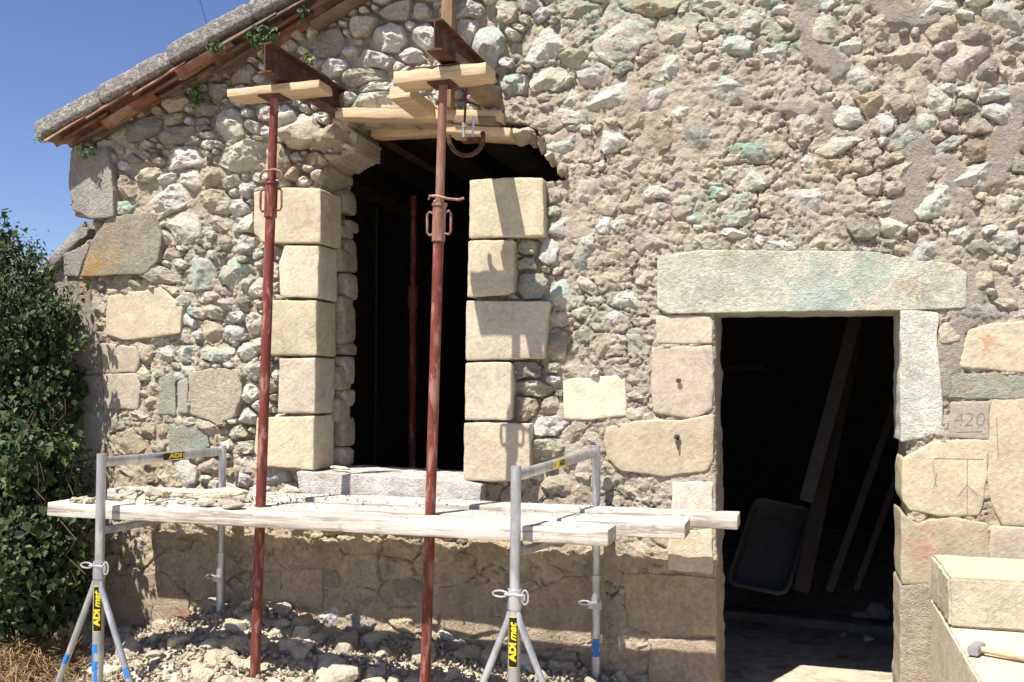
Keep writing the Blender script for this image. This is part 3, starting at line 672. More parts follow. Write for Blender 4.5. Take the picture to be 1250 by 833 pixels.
def round_corners(P, r):
    out = []; n = len(P)
    for i in range(n):
        a, b, c = P[i-1], P[i], P[(i+1) % n]
        l1 = np.hypot(*(a-b)); l2 = np.hypot(*(c-b)); q = min(r, l1*.35, l2*.35)
        p1 = b+(a-b)/l1*q; p2 = b+(c-b)/l2*q; out += [p1, .25*p1+.5*b+.25*p2, p2]
    return np.array(out)
ashobj = {}
for i, (poly, cl, off, depth, nm, gr) in enumerate(ASH):
    if nm in ('ashlar_block', 'door_jamb_block'): off *= .5
    P = np.array([XZ(x, y, -off) for x, y in poly]); P = flipcheck(P)
    rough = nm in ('corner_stone', 'door_lintel', 'window_sill') or cl in 'wDpb'
    if nm in ('ashlar_block', 'door_jamb_block', 'corner_stone'): P = P.mean(0)+(P-P.mean(0))*(1.035 if poly[0][0] < 1090 else 1.045)
    P = round_corners(P, .010 if nm == 'jamb_block' else .012); P = resample(P, .022)
    nz = .004 if nm in ('jamb_block', 'door_lintel') else .009
    if nm not in ('jamb_block',):
        P = P+np.stack([nz*fbm(P[:, 0], P[:, 1], 1, sc=14, oc=3, seed=i), nz*fbm(P[:, 0], P[:, 1], 6, sc=14, oc=3, seed=i)], 1)
    else: P = P+np.stack([-.004*np.clip(fbm(P[:, 0], P[:, 1], 1, sc=13, oc=3, seed=i+60), .1, 1)*np.sign(P[:, 0]-P[:, 0].mean())+.0035*fbm(P[:, 0], P[:, 1], 1, sc=20, oc=3, seed=i), .0035*fbm(P[:, 0], P[:, 1], 6, sc=20, oc=3, seed=i)], 1)
    Vx, Fc, rgba = stone_patch(P, P.mean(0) if nm != 'door_lintel' else P.mean(0), off, depth, 'ash', i+5, cl, gr, res=.022, rough=.0045 if rough else .0012, sides=max(1, int(depth/.05)), tilt=.01, nm_=nm)
    me = mesh_np(nm, Vx, Fc); set_col(me, rgba); me.set_sharp_from_angle(angle=R(50))
    dressed = not rough
    ashobj[i] = link(nm, me, M['ashlar'] if dressed else M['limestone'], wall)
def stain_at(name, indices, spots, kind='limestone'):
    st_ = [(*at(px, py, -.02), r_, col_, am_) for px, py, r_, col_, am_ in spots]
    m_ = stone_material(name, attr=True, stains=st_, var=.28 if kind == 'limestone' else .2, tool=kind != 'limestone', rough_b=1.0 if kind == 'limestone' else .6, fine=1.0 if kind == 'limestone' else .6)
    for i_ in indices: ashobj[i_].data.materials[0] = m_
def ash_index(x, y): return [i_ for i_, a_ in enumerate(ASH) if a_[0][0] == (x, y)][0]
ORG = (.50, .27, .05)
stain_at('lichen_stained_stone', [1, 2, 4, 5], [(118,322,.14,ORG,.85),(104,345,.12,ORG,.8),(140,315,.10,ORG,.5),(104,425,.07,ORG,.7),(90,455,.05,ORG,.5)])
stain_at('stained_lintel_stone', [ash_index(802, 318)], [(868,350,.16,(.24,.22,.21),.6),(1000,362,.26,(.30,.46,.42),.75),(1060,335,.16,(.27,.46,.37),.7),(1112,352,.09,(.38,.25,.12),.7),(1135,358,.10,(.22,.20,.17),.6),(930,330,.13,(.30,.44,.36),.5)])
stain_at('rust_stained_block', [ash_index(1184, 402)], [(1207,416,.06,(.42,.17,.05),.9),(1205,432,.035,(.42,.19,.07),.6)], 'tool')
stain_at('red_stained_block', [ash_index(1101, 628)], [(1128,668,.10,(.46,.18,.13),.75),(1130,645,.06,(.46,.18,.13),.5)], 'tool')
ashobj[0]['label'] = 'overhanging grey corner stone just under the eave'
# rubble stones: march outwards from each seed until the label changes
rub = []
MM = 32
angs = np.linspace(0, 2*math.pi, MM, endpoint=False)
for k, (u, v, a, b, c, s, cl) in enumerate(seeds):
    if blocked(u, v) and k >= nexp: continue
    rmax = max(a, b)*1.6; rr = np.arange(.006, rmax, .005)
    ex_ = a*np.cos(angs); ey_ = b*np.sin(angs); er_ = np.hypot(ex_, ey_); dX = (ex_*c-ey_*s)/er_; dY = (ex_*s+ey_*c)/er_
    gx = u+np.outer(dX, rr); gy = v+np.outer(dY, rr)
    ii = np.clip(np.searchsorted(us, gx), 0, nu-1); jj = np.clip(np.searchsorted(vs, gy), 0, nv-1)
    own = LAB2[jj, ii] == k
    first = np.where(own.all(1), len(rr)-1, np.argmin(own, axis=1)); rad = rr[np.maximum(first-1, 0)]
    if rad.mean() < .012: continue
    q_ = rad/er_; q_ = np.clip(q_, .35*np.median(q_), 1.5*np.median(q_)); q_ = (np.roll(q_, 1)+4*q_+np.roll(q_, -1))/6; rad = q_*er_
    px, py = topx(u, v); rec = float(feat(px, py, 3))
    rad = np.maximum(rad-.001-.05*rec, .008)
    P = np.stack([u+dX*rad, v+dY*rad], 1)
    rs = np.random.RandomState(k+7); ncr = rs.randint(5, 9); ci = sorted(set(int((q_+rs.uniform(-.33, .33))*MM/ncr) % MM for q_ in range(ncr))); P0 = P.copy()
    for q_ in range(len(ci)):
        i0, i1 = ci[q_], ci[(q_+1) % len(ci)]; ln = (i1-i0) % MM
        if ln < 1 or ln > MM*.42: continue
        for s_ in range(1, ln):
            f_ = s_/ln
            w_ = .92*(P0[i0]*(1-f_)+P0[i1]*f_)+.08*P0[(i0+s_) % MM]; o_ = P0[(i0+s_) % MM]; c_ = np.array([u, v])
            k_ = np.hypot(*(w_-c_))/max(1e-6, np.hypot(*(o_-c_))); P[(i0+s_) % MM] = w_ if k_ > .86 else c_+(o_-c_)*.86
    area = np.sum(P[:, 0]*np.roll(P[:, 1], -1)-np.roll(P[:, 0], -1)*P[:, 1])*.5
    cen = P.mean(0); rs = np.random.RandomState(k)
    # grey, overhang-proud or flush
    dm = .009+.13*rad.mean()*min(1, rec*16+.10)
    off = -.45*rec*rs.uniform(.2, .9)+rs.uniform(-.006, .008)-(.004 if rec < .01 else 0)
    off += float(LOWF[min(nv-1, np.searchsorted(vs, v)), min(nu-1, np.searchsorted(us, u))])+(.004 if rec > .012 else .0)
    if cl in 'mnM': off -= .004
    if k < nexp: off += .007
    if cl in 'bt' and py > 640: off -= .004
    rub.append((area, P, cen, off, cl, k, dm, rec))
# caps: big overhanging stones over the left side of the hole are separate, see below
rub.sort(key=lambda r: -r[0])
SV, SF, SC, so_ = [], [], [], 0
for n_, (area, P, cen, off, cl, k, dm, rec) in enumerate(rub):
    rs = np.random.RandomState(k+900)
    gr = .85*GRN[cl]*rs.uniform(.6, 1.1)+.75*float(GREENF[min(nv-1, np.searchsorted(vs, cen[1])), min(nu-1, np.searchsorted(us, cen[0]))])
    Vx, Fc, rgba = stone_patch(P, cen, off, .06+rec, 'rock', k+50, cl, min(1, gr), recess=rec, res=.0105, doming=dm, rough=.016 if rec > .02 else .0105, sides=1)
    if n_ < 300:
        me = mesh_np('rubble_stone', Vx, Fc); set_col(me, rgba); me.set_sharp_from_angle(angle=R(34)); link('rubble_stone', me, M['limestone'], wall)
    else:
        SV.append(Vx); SC.append(rgba); SF += [tuple(q+so_ for q in f) for f in Fc]; so_ += len(Vx)
if SV:
    me = mesh_np('small_rubble', np.concatenate(SV), SF); set_col(me, np.concatenate(SC)); me.set_sharp_from_angle(angle=R(34))
    tag(link('small_rubble', me, M['limestone'], wall), kind='stuff')

# ---- rocks: shared angular meshes
def rock_mesh(name, seed, subdiv=3, flat=(1, 1, 1), cuts=9):
    bm = bmesh.new(); bmesh.ops.create_icosphere(bm, subdivisions=subdiv, radius=1.0)
    rs = np.random.RandomState(seed); A = np.array([tuple(v.co) for v in bm.verts])
    rad = np.ones(len(A))*1.25
    for _ in range(cuts+5):
        d = rs.normal(size=3); d /= np.linalg.norm(d); k = rs.uniform(.55, .95); dot = A@d
        rad = np.where(dot > .05, np.minimum(rad, k/np.maximum(dot, .05)), rad)
    A2 = A*rad[:, None]
    A2 *= (1+.07*fbm(A2[:, 0]+seed, A2[:, 1], A2[:, 2], sc=2.2, oc=4, seed=seed))[:, None]
    A2 *= np.array(flat)
    for v, p in zip(bm.verts, A2): v.co = p
    me = bpy.data.meshes.new(name); bm.to_mesh(me); bm.free()
    me.polygons.foreach_set('use_smooth', [True]*len(me.polygons)); me.set_sharp_from_angle(angle=R(24)); return me
ROCKS = [rock_mesh('rubble_rock', s, 3, (1, rs_, rz_)) for s, (rs_, rz_) in enumerate([(.8, .6), (.9, .7), (.7, .5), (.85, .45), (.75, .75), (.9, .55), (.65, .6), (.95, .8)])]
def rock_at(loc, size, seed=None, mat='rubble', name='rubble_rock', parent=None, rot=None, sq=(1, 1, 1)):
    i = random.randrange(len(ROCKS)) if seed is None else seed % len(ROCKS)
    o = bpy.data.objects.new(name, ROCKS[i]); COL.objects.link(o)
    if not ROCKS[i].materials: ROCKS[i].materials.append(M['rubble'])
    if mat != 'rubble': 
        o.material_slots[0].link = 'OBJECT'; o.material_slots[0].material = M[mat]
    o.scale = (size*sq[0], size*sq[1], size*sq[2]); o.rotation_euler = rot or (random.uniform(-.5, .5), random.uniform(-.5, .5), random.uniform(0, 6.28))
    if parent: o.parent = parent; o.matrix_parent_inverse = wmat(parent).inverted()
    o.location = loc
    return o
def local_rock(center, size, seed, cls, name, rough=.02, boxy=False):
    """one-off stone with its own mesh in world coordinates, child of the wall"""
    bm = bmesh.new(); bmesh.ops.create_icosphere(bm, subdivisions=4, radius=1.0)
    rs = np.random.RandomState(seed); A = np.array([tuple(v.co) for v in bm.verts]); rad = np.ones(len(A))*1.3
    if boxy: rad = 1.0/(np.abs(A)**7).sum(1)**(1/7)
    for _ in range(16):
        d = rs.normal(size=3); d /= np.linalg.norm(d); k = rs.uniform(.7, 1.0); dot = A@d
        rad = np.where((dot > .05), np.minimum(rad, (k+(.45 if boxy else 0))/np.maximum(dot, .05)), rad)
    A2 = A*rad[:, None]*np.array(size)+np.array(center)
    n = fbm(A2[:, 0], A2[:, 1], A2[:, 2], sc=12, oc=5, seed=seed)
    A2 += A*n[:, None]*rough
    for v, p in zip(bm.verts, A2): v.co = p
    me = bpy.data.meshes.new(name); bm.to_mesh(me); bm.free(); me.polygons.foreach_set('use_smooth', [True]*len(me.polygons)); me.set_sharp_from_angle(angle=R(30))
    set_col(me, (*PAL[cls], 0)); return link(name, me, M['limestone'], wall)
# rough core stones hanging over the left of the hole, lit from below by the sill
for (px, py, w_, h_, Y, sy, cl, sd) in [(405,172,58,44,.10,.20,'t',3),(372,160,56,40,.03,.12,'c',4),(385,205,44,30,.12,.16,'t',5),(345,195,30,40,.0,.09,'t',6),(360,215,40,26,.08,.12,'t',8),(395,222,34,18,.2,.14,'t',12),
        (352,150,34,26,.0,.08,'w',9),(640,165,36,18,.05,.12,'c',10),(664,176,16,22,.04,.10,'t',11),(678,194,16,18,.07,.12,'c',13),(690,210,14,14,.05,.10,'t',14),(651,168,12,14,.10,.10,'t',15)]:
    p = at(px, py, Y); sc = np.dot(p-CAM, FV)/FPX
    local_rock(p, (w_*.5*sc, sy, h_*.5*sc), sd, cl, 'core_stone', .036)
# stones behind the left jamb blocks (inner face of the wall seen past them)
xj = XZ(391, 300, -.05)[0]
for (py, h_, yc, cl) in [(248,30,.33,'t'),(277,14,.36,'t'),(284,16,.30,'t'),(312,44,.36,'t'),(318,30,.27,'t'),(350,34,.36,'c'),(372,22,.30,'t'),(397,50,.33,'t'),(426,16,.36,'t'),(452,36,.34,'c'),(462,30,.28,'t'),(486,22,.34,'c'),(500,30,.27,'t'),(527,38,.34,'t'),(558,26,.33,'c'),(575,20,.3,'t')]:
    p = at(425 if yc > .3 else 412, py, yc); 
    local_rock((xj-.045, yc, p[2]), (.055+random.uniform(0, .012), .085, h_*.5*.0050), int(py), cl, 'core_stone', .007, True)

# ---- marks on the stones
def text_mesh(body, size, shear=0.0, offset=0.0, extrude=0.0, spacing=1.0):
    cu = bpy.data.curves.new('lettering', 'FONT'); cu.body = body; cu.size = size; cu.shear = shear; cu.offset = offset; cu.extrude = extrude; cu.space_character = spacing; cu.resolution_u = 3
    cu.align_x = 'CENTER'; cu.align_y = 'CENTER'
    o = bpy.data.objects.new('lettering', cu); COL.objects.link(o); bpy.context.view_layer.update()
    me = bpy.data.meshes.new_from_object(o.evaluated_get(bpy.context.evaluated_depsgraph_get())); bpy.data.objects.remove(o); bpy.data.curves.remove(cu)
    return me
idx420 = [i for i, a in enumerate(ASH) if a[0][0] == (1161, 491)][0]
from mathutils.bvhtree import BVHTree
def surf(objs):
    ts_ = [BVHTree.FromPolygons([v.co for v in o_.data.vertices], [p_.vertices for p_ in o_.data.polygons]) for o_ in objs]
    def f(x, z):
        ys_ = [h_[0].y for h_ in (t_.ray_cast(Vector((x, -1, z)), Vector((0, 1, 0))) for t_ in ts_) if h_[0] is not None]
        return (min(ys_) if ys_ else -.01)-.0012
    return f
stone_y = surf([o_ for i_, o_ in ashobj.items() if ASH[i_][0][0][0] > 1090])
me = text_mesh('420', .098, .15, -.0022)
p = at(1183, 513, -.016)
A = np.array([tuple(v.co) for v in me.vertices]); 
for v, q in zip(me.vertices, A): v.co = (p[0]+q[0], stone_y(p[0]+q[0], p[2]+q[1]), p[2]+q[1])
o = link('pencil_number', me, M['pencil'], wall)
for (x1, y1, x2, y2) in [(1181,560,1181,628),(1140,560,1201,561),(1181,592,1170,606),(1181,592,1194,606),(1139,565,1143,595),(1144,577,1140,597),(1217,510,1219,560),(1168,528,1200,527)]:
    a = at(x1, y1, -.015); b = at(x2, y2, -.015); mk = MB(); q_ = []
    dx_, dz_ = b[0]-a[0], b[2]-a[2]; L_ = math.hypot(dx_, dz_); nx_, nz_ = -dz_/L_*.0014, dx_/L_*.0014; nn_ = max(3, int(L_/.02))
    for i_ in range(nn_+1):
        x_, z_ = a[0]+dx_*i_/nn_, a[2]+dz_*i_/nn_; y_ = stone_y(x_, z_); q_ += [(x_+nx_, y_, z_+nz_), (x_-nx_, y_, z_-nz_)]
    mk.add(q_, [(2*i_, 2*i_+1, 2*i_+3, 2*i_+2) for i_ in range(nn_)]); mk.build('pencil_line', M['pencil'], wall)
# keyhole slot and peg hole in the door jamb: dark raised discs painted for their shaded depth
for (px, py, w_, h_) in [(827,541,.014,.075),(826,534,.035,.03),(828,465,.028,.026)]:
    p = at(px, py, -.035); mb = MB(); mb.tube([(p[0], -.021, p[2]), (p[0], -.0265, p[2])], 1.0, 12)
    V_ = np.array(mb.v); V_[:, 0] = p[0]+(V_[:, 0]-p[0])*w_/2; V_[:, 2] = p[2]+(V_[:, 2]-p[2])*h_/2; mb.v = [tuple(q) for q in V_]
    mb.build('socket_shade_disc', M['interior'], wall)

# ---- rest of the barn shell
LX, RX, BY = WL, 5.0, 7.0
mb = MB()
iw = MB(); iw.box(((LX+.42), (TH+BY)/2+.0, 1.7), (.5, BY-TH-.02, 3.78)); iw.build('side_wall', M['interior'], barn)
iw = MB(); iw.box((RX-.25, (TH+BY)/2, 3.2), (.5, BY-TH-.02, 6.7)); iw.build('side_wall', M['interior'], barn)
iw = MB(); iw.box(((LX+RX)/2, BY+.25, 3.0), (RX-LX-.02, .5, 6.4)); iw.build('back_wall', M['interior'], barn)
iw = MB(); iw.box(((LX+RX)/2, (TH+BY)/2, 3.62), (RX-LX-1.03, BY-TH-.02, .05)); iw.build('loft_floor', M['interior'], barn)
fl = MB(); fl.box(((LX+RX)/2, BY/2+.1, -.15), (RX-LX-.1, BY-.2, .14))
tag(fl.build('barn_floor', M['floor']), kind='structure')
# dark brick back of the front wall, above the lining, hides nothing seen; a lining that closes the wall thickness
# loft joists glimpsed through the top of the window hole
for k, x in enumerate(np.arange(-4.2, 4.4, .55)):
    worn_box('loft_joist', (x, .6, 3.5), (x, BY-.1, 3.5), .09, .17, M['shade_dark_wood'], barn, segl=.8, seed=k)

# ---- roof: canal tiles and the cement capping on the verge
roofz = lambda u: gable(u)
ru = Vector((1, 0, gs)).normalized(); rn = Vector((-gs, 0, 1)).normalized()
def rpt(s, n, y): # distance along the slope from the eave, height above the verge line, y
    q = Vector((ga[0], 0, ga[1]))+ru*s+rn*n; q.y = y; return q
s_tip = (at(32, 150, -.3)[0]-ga[0])*math.hypot(1, gs)
deck = MB(); deck.prism([(-(BY+.4)/2, -.02), ((BY+.4)/2, -.02), ((BY+.4)/2, .06), (-(BY+.4)/2, .06)], rpt(s_tip+.1, -.02, (BY+.4)/2+.05), rpt(9.6, -.02, (BY+.4)/2+.02), up=tuple(rn)); roof = deck.build('roof', M['tile_old'], barn)
def canal_tile(s0, n0, y0, L, rad, flip, seed, mat, tw=0.0):
    rs = random.Random(seed); nl, na = 6, 9; V_ = []; 
    for i in range(nl+1):
        f = i/nl; r_ = rad*(1.0-.13*f)
        for lay in (0, 1):
            rr_ = r_-lay*.016
            for j in range(na+1):
                t = math.pi*j/na; yy = -math.cos(t)*rr_; nnn = (math.sin(t)*rr_*.62)*(1 if not flip else -1)
                V_.append(rpt(s0+f*L, n0+nnn+tw*(f-.5), y0+yy))
    st = 2*(na+1); Fc = []
    for i in range(nl):
        for lay in (0, 1):
            for j in range(na):
                b0 = i*st+lay*(na+1)+j; Fc.append((b0, b0+1, b0+st+1, b0+st))
        for j in (0, na): b0 = i*st+j; Fc.append((b0, b0+st, b0+st+na+1, b0+na+1))
    for i in (0, nl):
        for j in range(na): b0 = i*st+j; Fc.append((b0, b0+1, b0+na+2, b0+na+1))
    A_ = np.array([tuple(q) for q in V_]); nn_ = fbm(A_[:, 0], A_[:, 1], A_[:, 2], sc=12, oc=3, seed=seed)*.006
    A_[:, 2] += nn_; A_[:, 1] += nn_*.7
    me_ = mesh_np('roof_tile', A_, Fc); me_.set_sharp_from_angle(angle=R(50)); return link('roof_tile', me_, mat, roof)
k = 0
for (n0, y0, step, s_init, rad) in [(.0, -.135, .36, s_tip+.05, .065), (-.036, -.09, .34, s_tip+.12, .065), (-.07, -.04, .37, s_tip+.2, .065), (.03, .0, .34, s_tip+.1, .085)]:
    s = s_init
    while s < 5.6:
        canal_tile(s+random.uniform(-.02, .02), n0+random.uniform(-.008, .008), y0+random.uniform(-.008, .008), .42, rad, (k % 7 == 3) and n0 < .02, k, M['tile'] if random.random() < .55 else M['tile_old'], random.uniform(.015, .04)); s += step; k += 1
bed = MB(); bed.prism([(-.33/2, 0), (.33/2, 0), (.33/2, .02), (-.33/2, .02)], rpt(s_tip+.25, -.03, .16), rpt(9.4, -.03, .16), up=tuple(rn)); bed.build('tile_bedding', M['concrete'], roof)
# capping: lengths of rough cement with steps and cracks
s = s_tip; k = 0
while s < 6.0:
    L = random.uniform(.5, 1.05); e = s+L; nx = max(4, int(L/.03)); ring = []
    hh = random.uniform(-.012, .018)
    prof = []
    for j in range(36):
        t = 2*math.pi*j/36; cx, cz = math.cos(t), math.sin(t)
        sq = (abs(cx)**12+abs(cz)**12)**(-1/12); prof.append((cx*sq*.125, cz*sq*.060))
    V_ = []
    for i in range(nx+1):
        f = i/nx; q = 1-.16*(math.exp(-f*L/.02)+math.exp(-(1-f)*L/.02))
        for (a, b) in prof: V_.append(rpt(s+f*L, 0.098+hh+b*q, -.085+a*q))
    m_ = len(prof); Fc = [(i*m_+j, (i+1)*m_+j, (i+1)*m_+(j+1) % m_, i*m_+(j+1) % m_) for i in range(nx) for j in range(m_)]
    Fc += [tuple(range(m_)), tuple(nx*m_+j for j in range(m_-1, -1, -1))]
    A_ = np.array([tuple(q) for q in V_]); c_ax = np.repeat(np.array([tuple(rpt(s+i/nx*L, 0.098+hh, -.085)) for i in range(nx+1)]), m_, 0)
    d_ = A_-c_ax; d_ /= np.linalg.norm(d_, axis=1, keepdims=True)
    A_ += d_*(.015*fbm(A_[:, 0], A_[:, 1], A_[:, 2], sc=7, oc=4, seed=k)+.006*fbm(A_[:, 0], A_[:, 1], A_[:, 2], sc=40, oc=2, seed=k+7))[:, None]
    me_ = mesh_np('verge_capping', A_, Fc); link('verge_capping', me_, M['capping'], roof); s = e+.004; k += 1

# ---- sloping coping of the side wall behind the corner
gw = empty('garden_wall', (-5.3, .9, -.15), 'stone side wall with sloping coping running down behind the leafy shrub', 'wall')
pa = at(125, 282, .75); pb = at(40, 372, .75)
cp0 = Vector((pa[0], .75, pa[2])); cp1 = Vector((pb[0], .75, pb[2])); dd_ = (cp1-cp0).normalized()
worn_box('coping_slab', cp0-dd_*.05+Vector((0, 0, -.02)), cp1+dd_*.7, .42, .09, M['concrete'], gw, segl=.05, wear=.012, warp=.01, bev=.015, seed=71)
bd = MB(); q0 = cp0+Vector((0, 0, -.09)); q1 = cp1+dd_*.7+Vector((0, 0, -.09))
bd.v = [(q0.x, .6, q0.z), (q1.x, .6, q1.z), (q1.x, .6, -.2), (q0.x, .6, -.2), (q0.x, .9, q0.z), (q1.x, .9, q1.z), (q1.x, .9, -.2), (q0.x, .9, -.2)]
bd.f = [(0, 1, 2, 3), (7, 6, 5, 4), (0, 4, 5, 1), (1, 5, 6, 2), (2, 6, 7, 3), (3, 7, 4, 0)]
bd.build('wall_body', M['concrete'], gw)

# ================================================================== SCAFFOLD
PT = .995     # top of the planks
def cyl_patch(name, axis0, axis1, r, a0, a1, f0, f1, mat, parent, n=10, nz=8, wob=0.0, seed=0):
    """thin skin on a tube between axis0 and axis1: angle a0..a1 (0 = towards -y), fraction f0..f1"""
    p0, p1 = Vector(axis0), Vector(axis1); d = (p1-p0).normalized(); fr = Vector((0, -1, 0)); fr = (fr-d*fr.dot(d)).normalized(); sd = d.cross(fr); rs = random.Random(seed)
    V_ = []
    for j in range(nz+1):
        w0 = rs.uniform(-wob, wob); w1 = rs.uniform(-wob, wob)
        for i in range(n+1):
            a = a0+w0+(a1+w1-a0-w0)*i/n; f = f0+(f1-f0)*j/nz; V_.append(p0+(p1-p0)*f+(fr*math.cos(a)-sd*math.sin(a))*r)
    Fc = [(j*(n+1)+i, j*(n+1)+i+1, (j+1)*(n+1)+i+1, (j+1)*(n+1)+i) for j in range(nz) for i in range(n)]
    return link(name, mesh_np(name, [tuple(v) for v in V_], Fc), mat, parent)
def lettering_on_tube(parts, c, r, halfang):
    """parts: meshes drawn in x (reading direction, goes up) and y (across)"""
    out = MB()
    for me in parts:
        V_ = []
        for v in me.vertices:
            x, y = v.co.x, v.co.y
            a = -y/r; V_.append((c[0]+math.sin(a)*r, c[1]-math.cos(a)*r, c[2]+x))
        out.add(V_, [tuple(p.vertices) for p in me.polygons])
    return out
def logo(sz, wtot):
    a = text_mesh('ADI', sz, 0, .0026); b = text_mesh('mat', sz*1.1, .35, .0016)
    for me_, o_ in ((a, -wtot*.22), (b, wtot*.24)):
        xs_ = [v.co.x for v in me_.vertices]; L = max(xs_)-min(xs_); cx = (max(xs_)+min(xs_))/2
        k_ = wtot*.42/L
        for v in me_.vertices: v.co.x = (v.co.x-cx)*k_+o_
        bm = bmesh.new(); bm.from_mesh(me_); bmesh.ops.triangulate(bm, faces=bm.faces[:])
        for _ in range(3): bmesh.ops.subdivide_edges(bm, edges=[e for e in bm.edges if e.calc_length() > .007], cuts=1); bmesh.ops.triangulate(bm, faces=bm.faces[:])
        bm.to_mesh(me_); bm.free()
    return [a, b]
def trestle(pxf, ytop, yf, pxr, ytopr, yr, label, left):
    ft = at(pxf, ytop, yf); rt_ = at(pxr, ytopr, yr)
    X = ft[0]; XR = rt_[0]; zt = ft[2]; ztr = rt_[2]
    t = empty('scaffold_trestle', (X, yf, -.15), label, 'scaffold trestle', 'metal trestles carrying the planks')
    base = at(pxf-(5 if left else 4), 833, yf)[0]
    f0 = Vector((base, yf, -.15)); f1 = Vector((X, yf, zt))
    def onf(z): return f0+(f1-f0)*((z+.15)/(zt+.15))
    zc = .70
    MB().tube([onf(zc-.06), onf(zt)], .0245, 24).build('upper_tube', M['galv'], t, True)
    # open rim of the tube
    MB().tube([onf(-.13), onf(zc)], .029, 24).build('lower_tube', M['galv'], t, True)
    MB().tube([onf(zc-.07), onf(zc+.02)], .033, 24).build('collar', M['galv'], t, True)
    # pin with a long loop to the left and a latch plate to the right
    c = onf(zc)
    lp = MB(); pts = []
    for k in range(20):
        a = 2*math.pi*k/20; pts.append(c+Vector((-.062+.036*math.cos(a)*(1), -.026, .014*math.sin(a))))
    lp.tube(pts, .0045, 8, closed=True); lp.tube([c+Vector((-.04, -.03, 0)), c+Vector((.05, -.03, 0))], .006, 8); lp.build('pin_loop', M['alu'], t, True)
    lt = MB(); pts = [c+Vector((.053+.016*math.cos(a), -.015, -.012+.032*math.sin(a))) for a in np.linspace(0, 2*math.pi, 16, endpoint=False)]
    lt.tube(pts, .0045, 8, closed=True); lt.box(c+Vector((.05, -.015, -.012)), (.012, .012, .03)); lt.build('latch', M['alu'], t, True)
    # rear pole
    base_r = at(pxr-(4 if left else 1), 800, yr)[0]
    r0 = Vector((base_r, yr, -.15)); r1 = Vector((XR, yr, ztr))
    onr = lambda z: r0+(r1-r0)*((z+.15)/(ztr+.15))
    MB().tube([onr(.45), onr(ztr)], .0225, 20).build('upper_tube', M['galv'], t, True)
    MB().tube([onr(-.14), onr(.62)], .026, 20).build('lower_tube', M['galv'], t, True)
    MB().tube([onr(.60), onr(.63)], .030, 20).build('collar', M['galv'], t, True)
    c2 = onr(.47); lp = MB(); pts = [c2+Vector((-.055+.034*math.cos(a), -.026, .010+.012*math.sin(a))) for a in np.linspace(0, 2*math.pi, 16, endpoint=False)]
    lp.tube(pts, .005, 8, closed=True); lp.box(c2+Vector((0, -.02, 0)), (.075, .02, .035)); lp.tube([c2+Vector((.03, -.03, -.02)), c2+Vector((.03, -.03, .03))], .006, 8); lp.build('pin_loop', M['galv'], t, True)
    # top rail: flat oval bar between the poles, a little under their tops
    a0 = f1+Vector((0, .012, -.045)); b0 = r1+Vector((0, 0, -.035)); prof = [(.013*math.cos(q), .026*math.sin(q)) for q in np.linspace(0, 2*math.pi, 16, endpoint=False)]
    MB().prism(prof, a0, b0).build('top_rail', M['galv'], t, True)
    # rail under the planks and its short rear brace
    a1 = onf(PT-.115); b1 = onr(PT-.105); MB().tube([a1, b1], .021, 16).build('plank_bearer', M['galv'], t, True)
    # tripod legs
    ap = onf(.60)
    for (ex, ey) in ((-.33, -.02), (.33, -.02), (0, -.36)):
        if ey < -.3: continue
        d = Vector((ex, ey, -.75+.0)); sx = .022 if ex > 0 else -.022
        MB().tube([ap+Vector((sx, -.012, .02)), ap+Vector((sx*.8, -.012, 0))+d*.03, ap+d*.97+Vector((0, 0, .0)), ap+d], [.010, .0165, .0165, .0165], 14).build('leg', M['galv'], t, True)
        L0, L1 = ap+d*.03+Vector((sx*.8, -.012, 0)), ap+d*.97
        f_ = .50 if ex < 0 else .56
        if left or True: cyl_patch('blue_paint_mark', L0, L1, .0171, -1.3, 1.3, f_, f_+.07, M['blue'], t, wob=.35, seed=int(ex*10+20), nz=5)
    pad = MB()
    for (ex, ey) in ((-.33, -.02), (.33, -.02)): pad.box(ap+Vector((ex, ey, -.745)), (.07, .07, .012))
    pad.box(onf(-.147), (.11, .11, .008)); pad.box(onr(-.147), (.11, .11, .008)); pad.build('foot_plate', M['galv'], t)
    # sticker with lettering on the lower tube
    zs0, zs1 = (.355, .595) if left else (.37, .60)
    off_a = -.45 if left else -.08
    tt = lambda z: (z+.15)/(zt+.15)
    st = cyl_patch('yellow_sticker', f0, f1, .0297, off_a-.80, off_a+.80, tt(zs0), tt(zs1), M['yellow'], t)
    bk = cyl_patch('black_sticker_panel', f0, f1, .0300, off_a-.73, off_a+.73, tt(zs0+.004), tt(zs1-.004), M['black'], t)
    cc = onf((zs0+zs1)/2); r_ = .0308
    parts = logo(.044, (zs1-zs0)*.90); out = MB()
    for me_ in parts:
        out.add([(cc[0]+(X-base)/(zt+.15)*v.co.x+math.sin(-off_a-v.co.y/r_)*r_*(1), cc[1]-math.cos(-off_a-v.co.y/r_)*r_, cc[2]+v.co.x) for v in me_.vertices], [tuple(p.vertices) for p in me_.polygons])
    # strokes along the panel edges, as on the print
    out.build('sticker_lettering', M['yellow'], t)
    # sticker on the rail, facing the camera side (+x for the left, and right alike)
    dr = (b0-a0).normalized()
    s0, s1 = ((.42, .80) if left else (.36, .70)); pn = Vector((1, 0, 0)); 
    qa = a0+(b0-a0)*s0; qb = a0+(b0-a0)*s1; mid = (qa+qb)/2; LL = (qb-qa).length
    e1 = MB().box(mid+Vector((.0135, 0, 0)), (.0012, LL, .038), None); e1.build('rail_sticker', M['black'] if left else M['yellow'], t)
    if not left:
        MB().box(qa+Vector((.0143, LL*.23, 0)), (.0012, LL*.42, .034)).build('blue_sticker_panel', M['navy'], t)
    parts = logo(.034, LL*.86); out = MB()
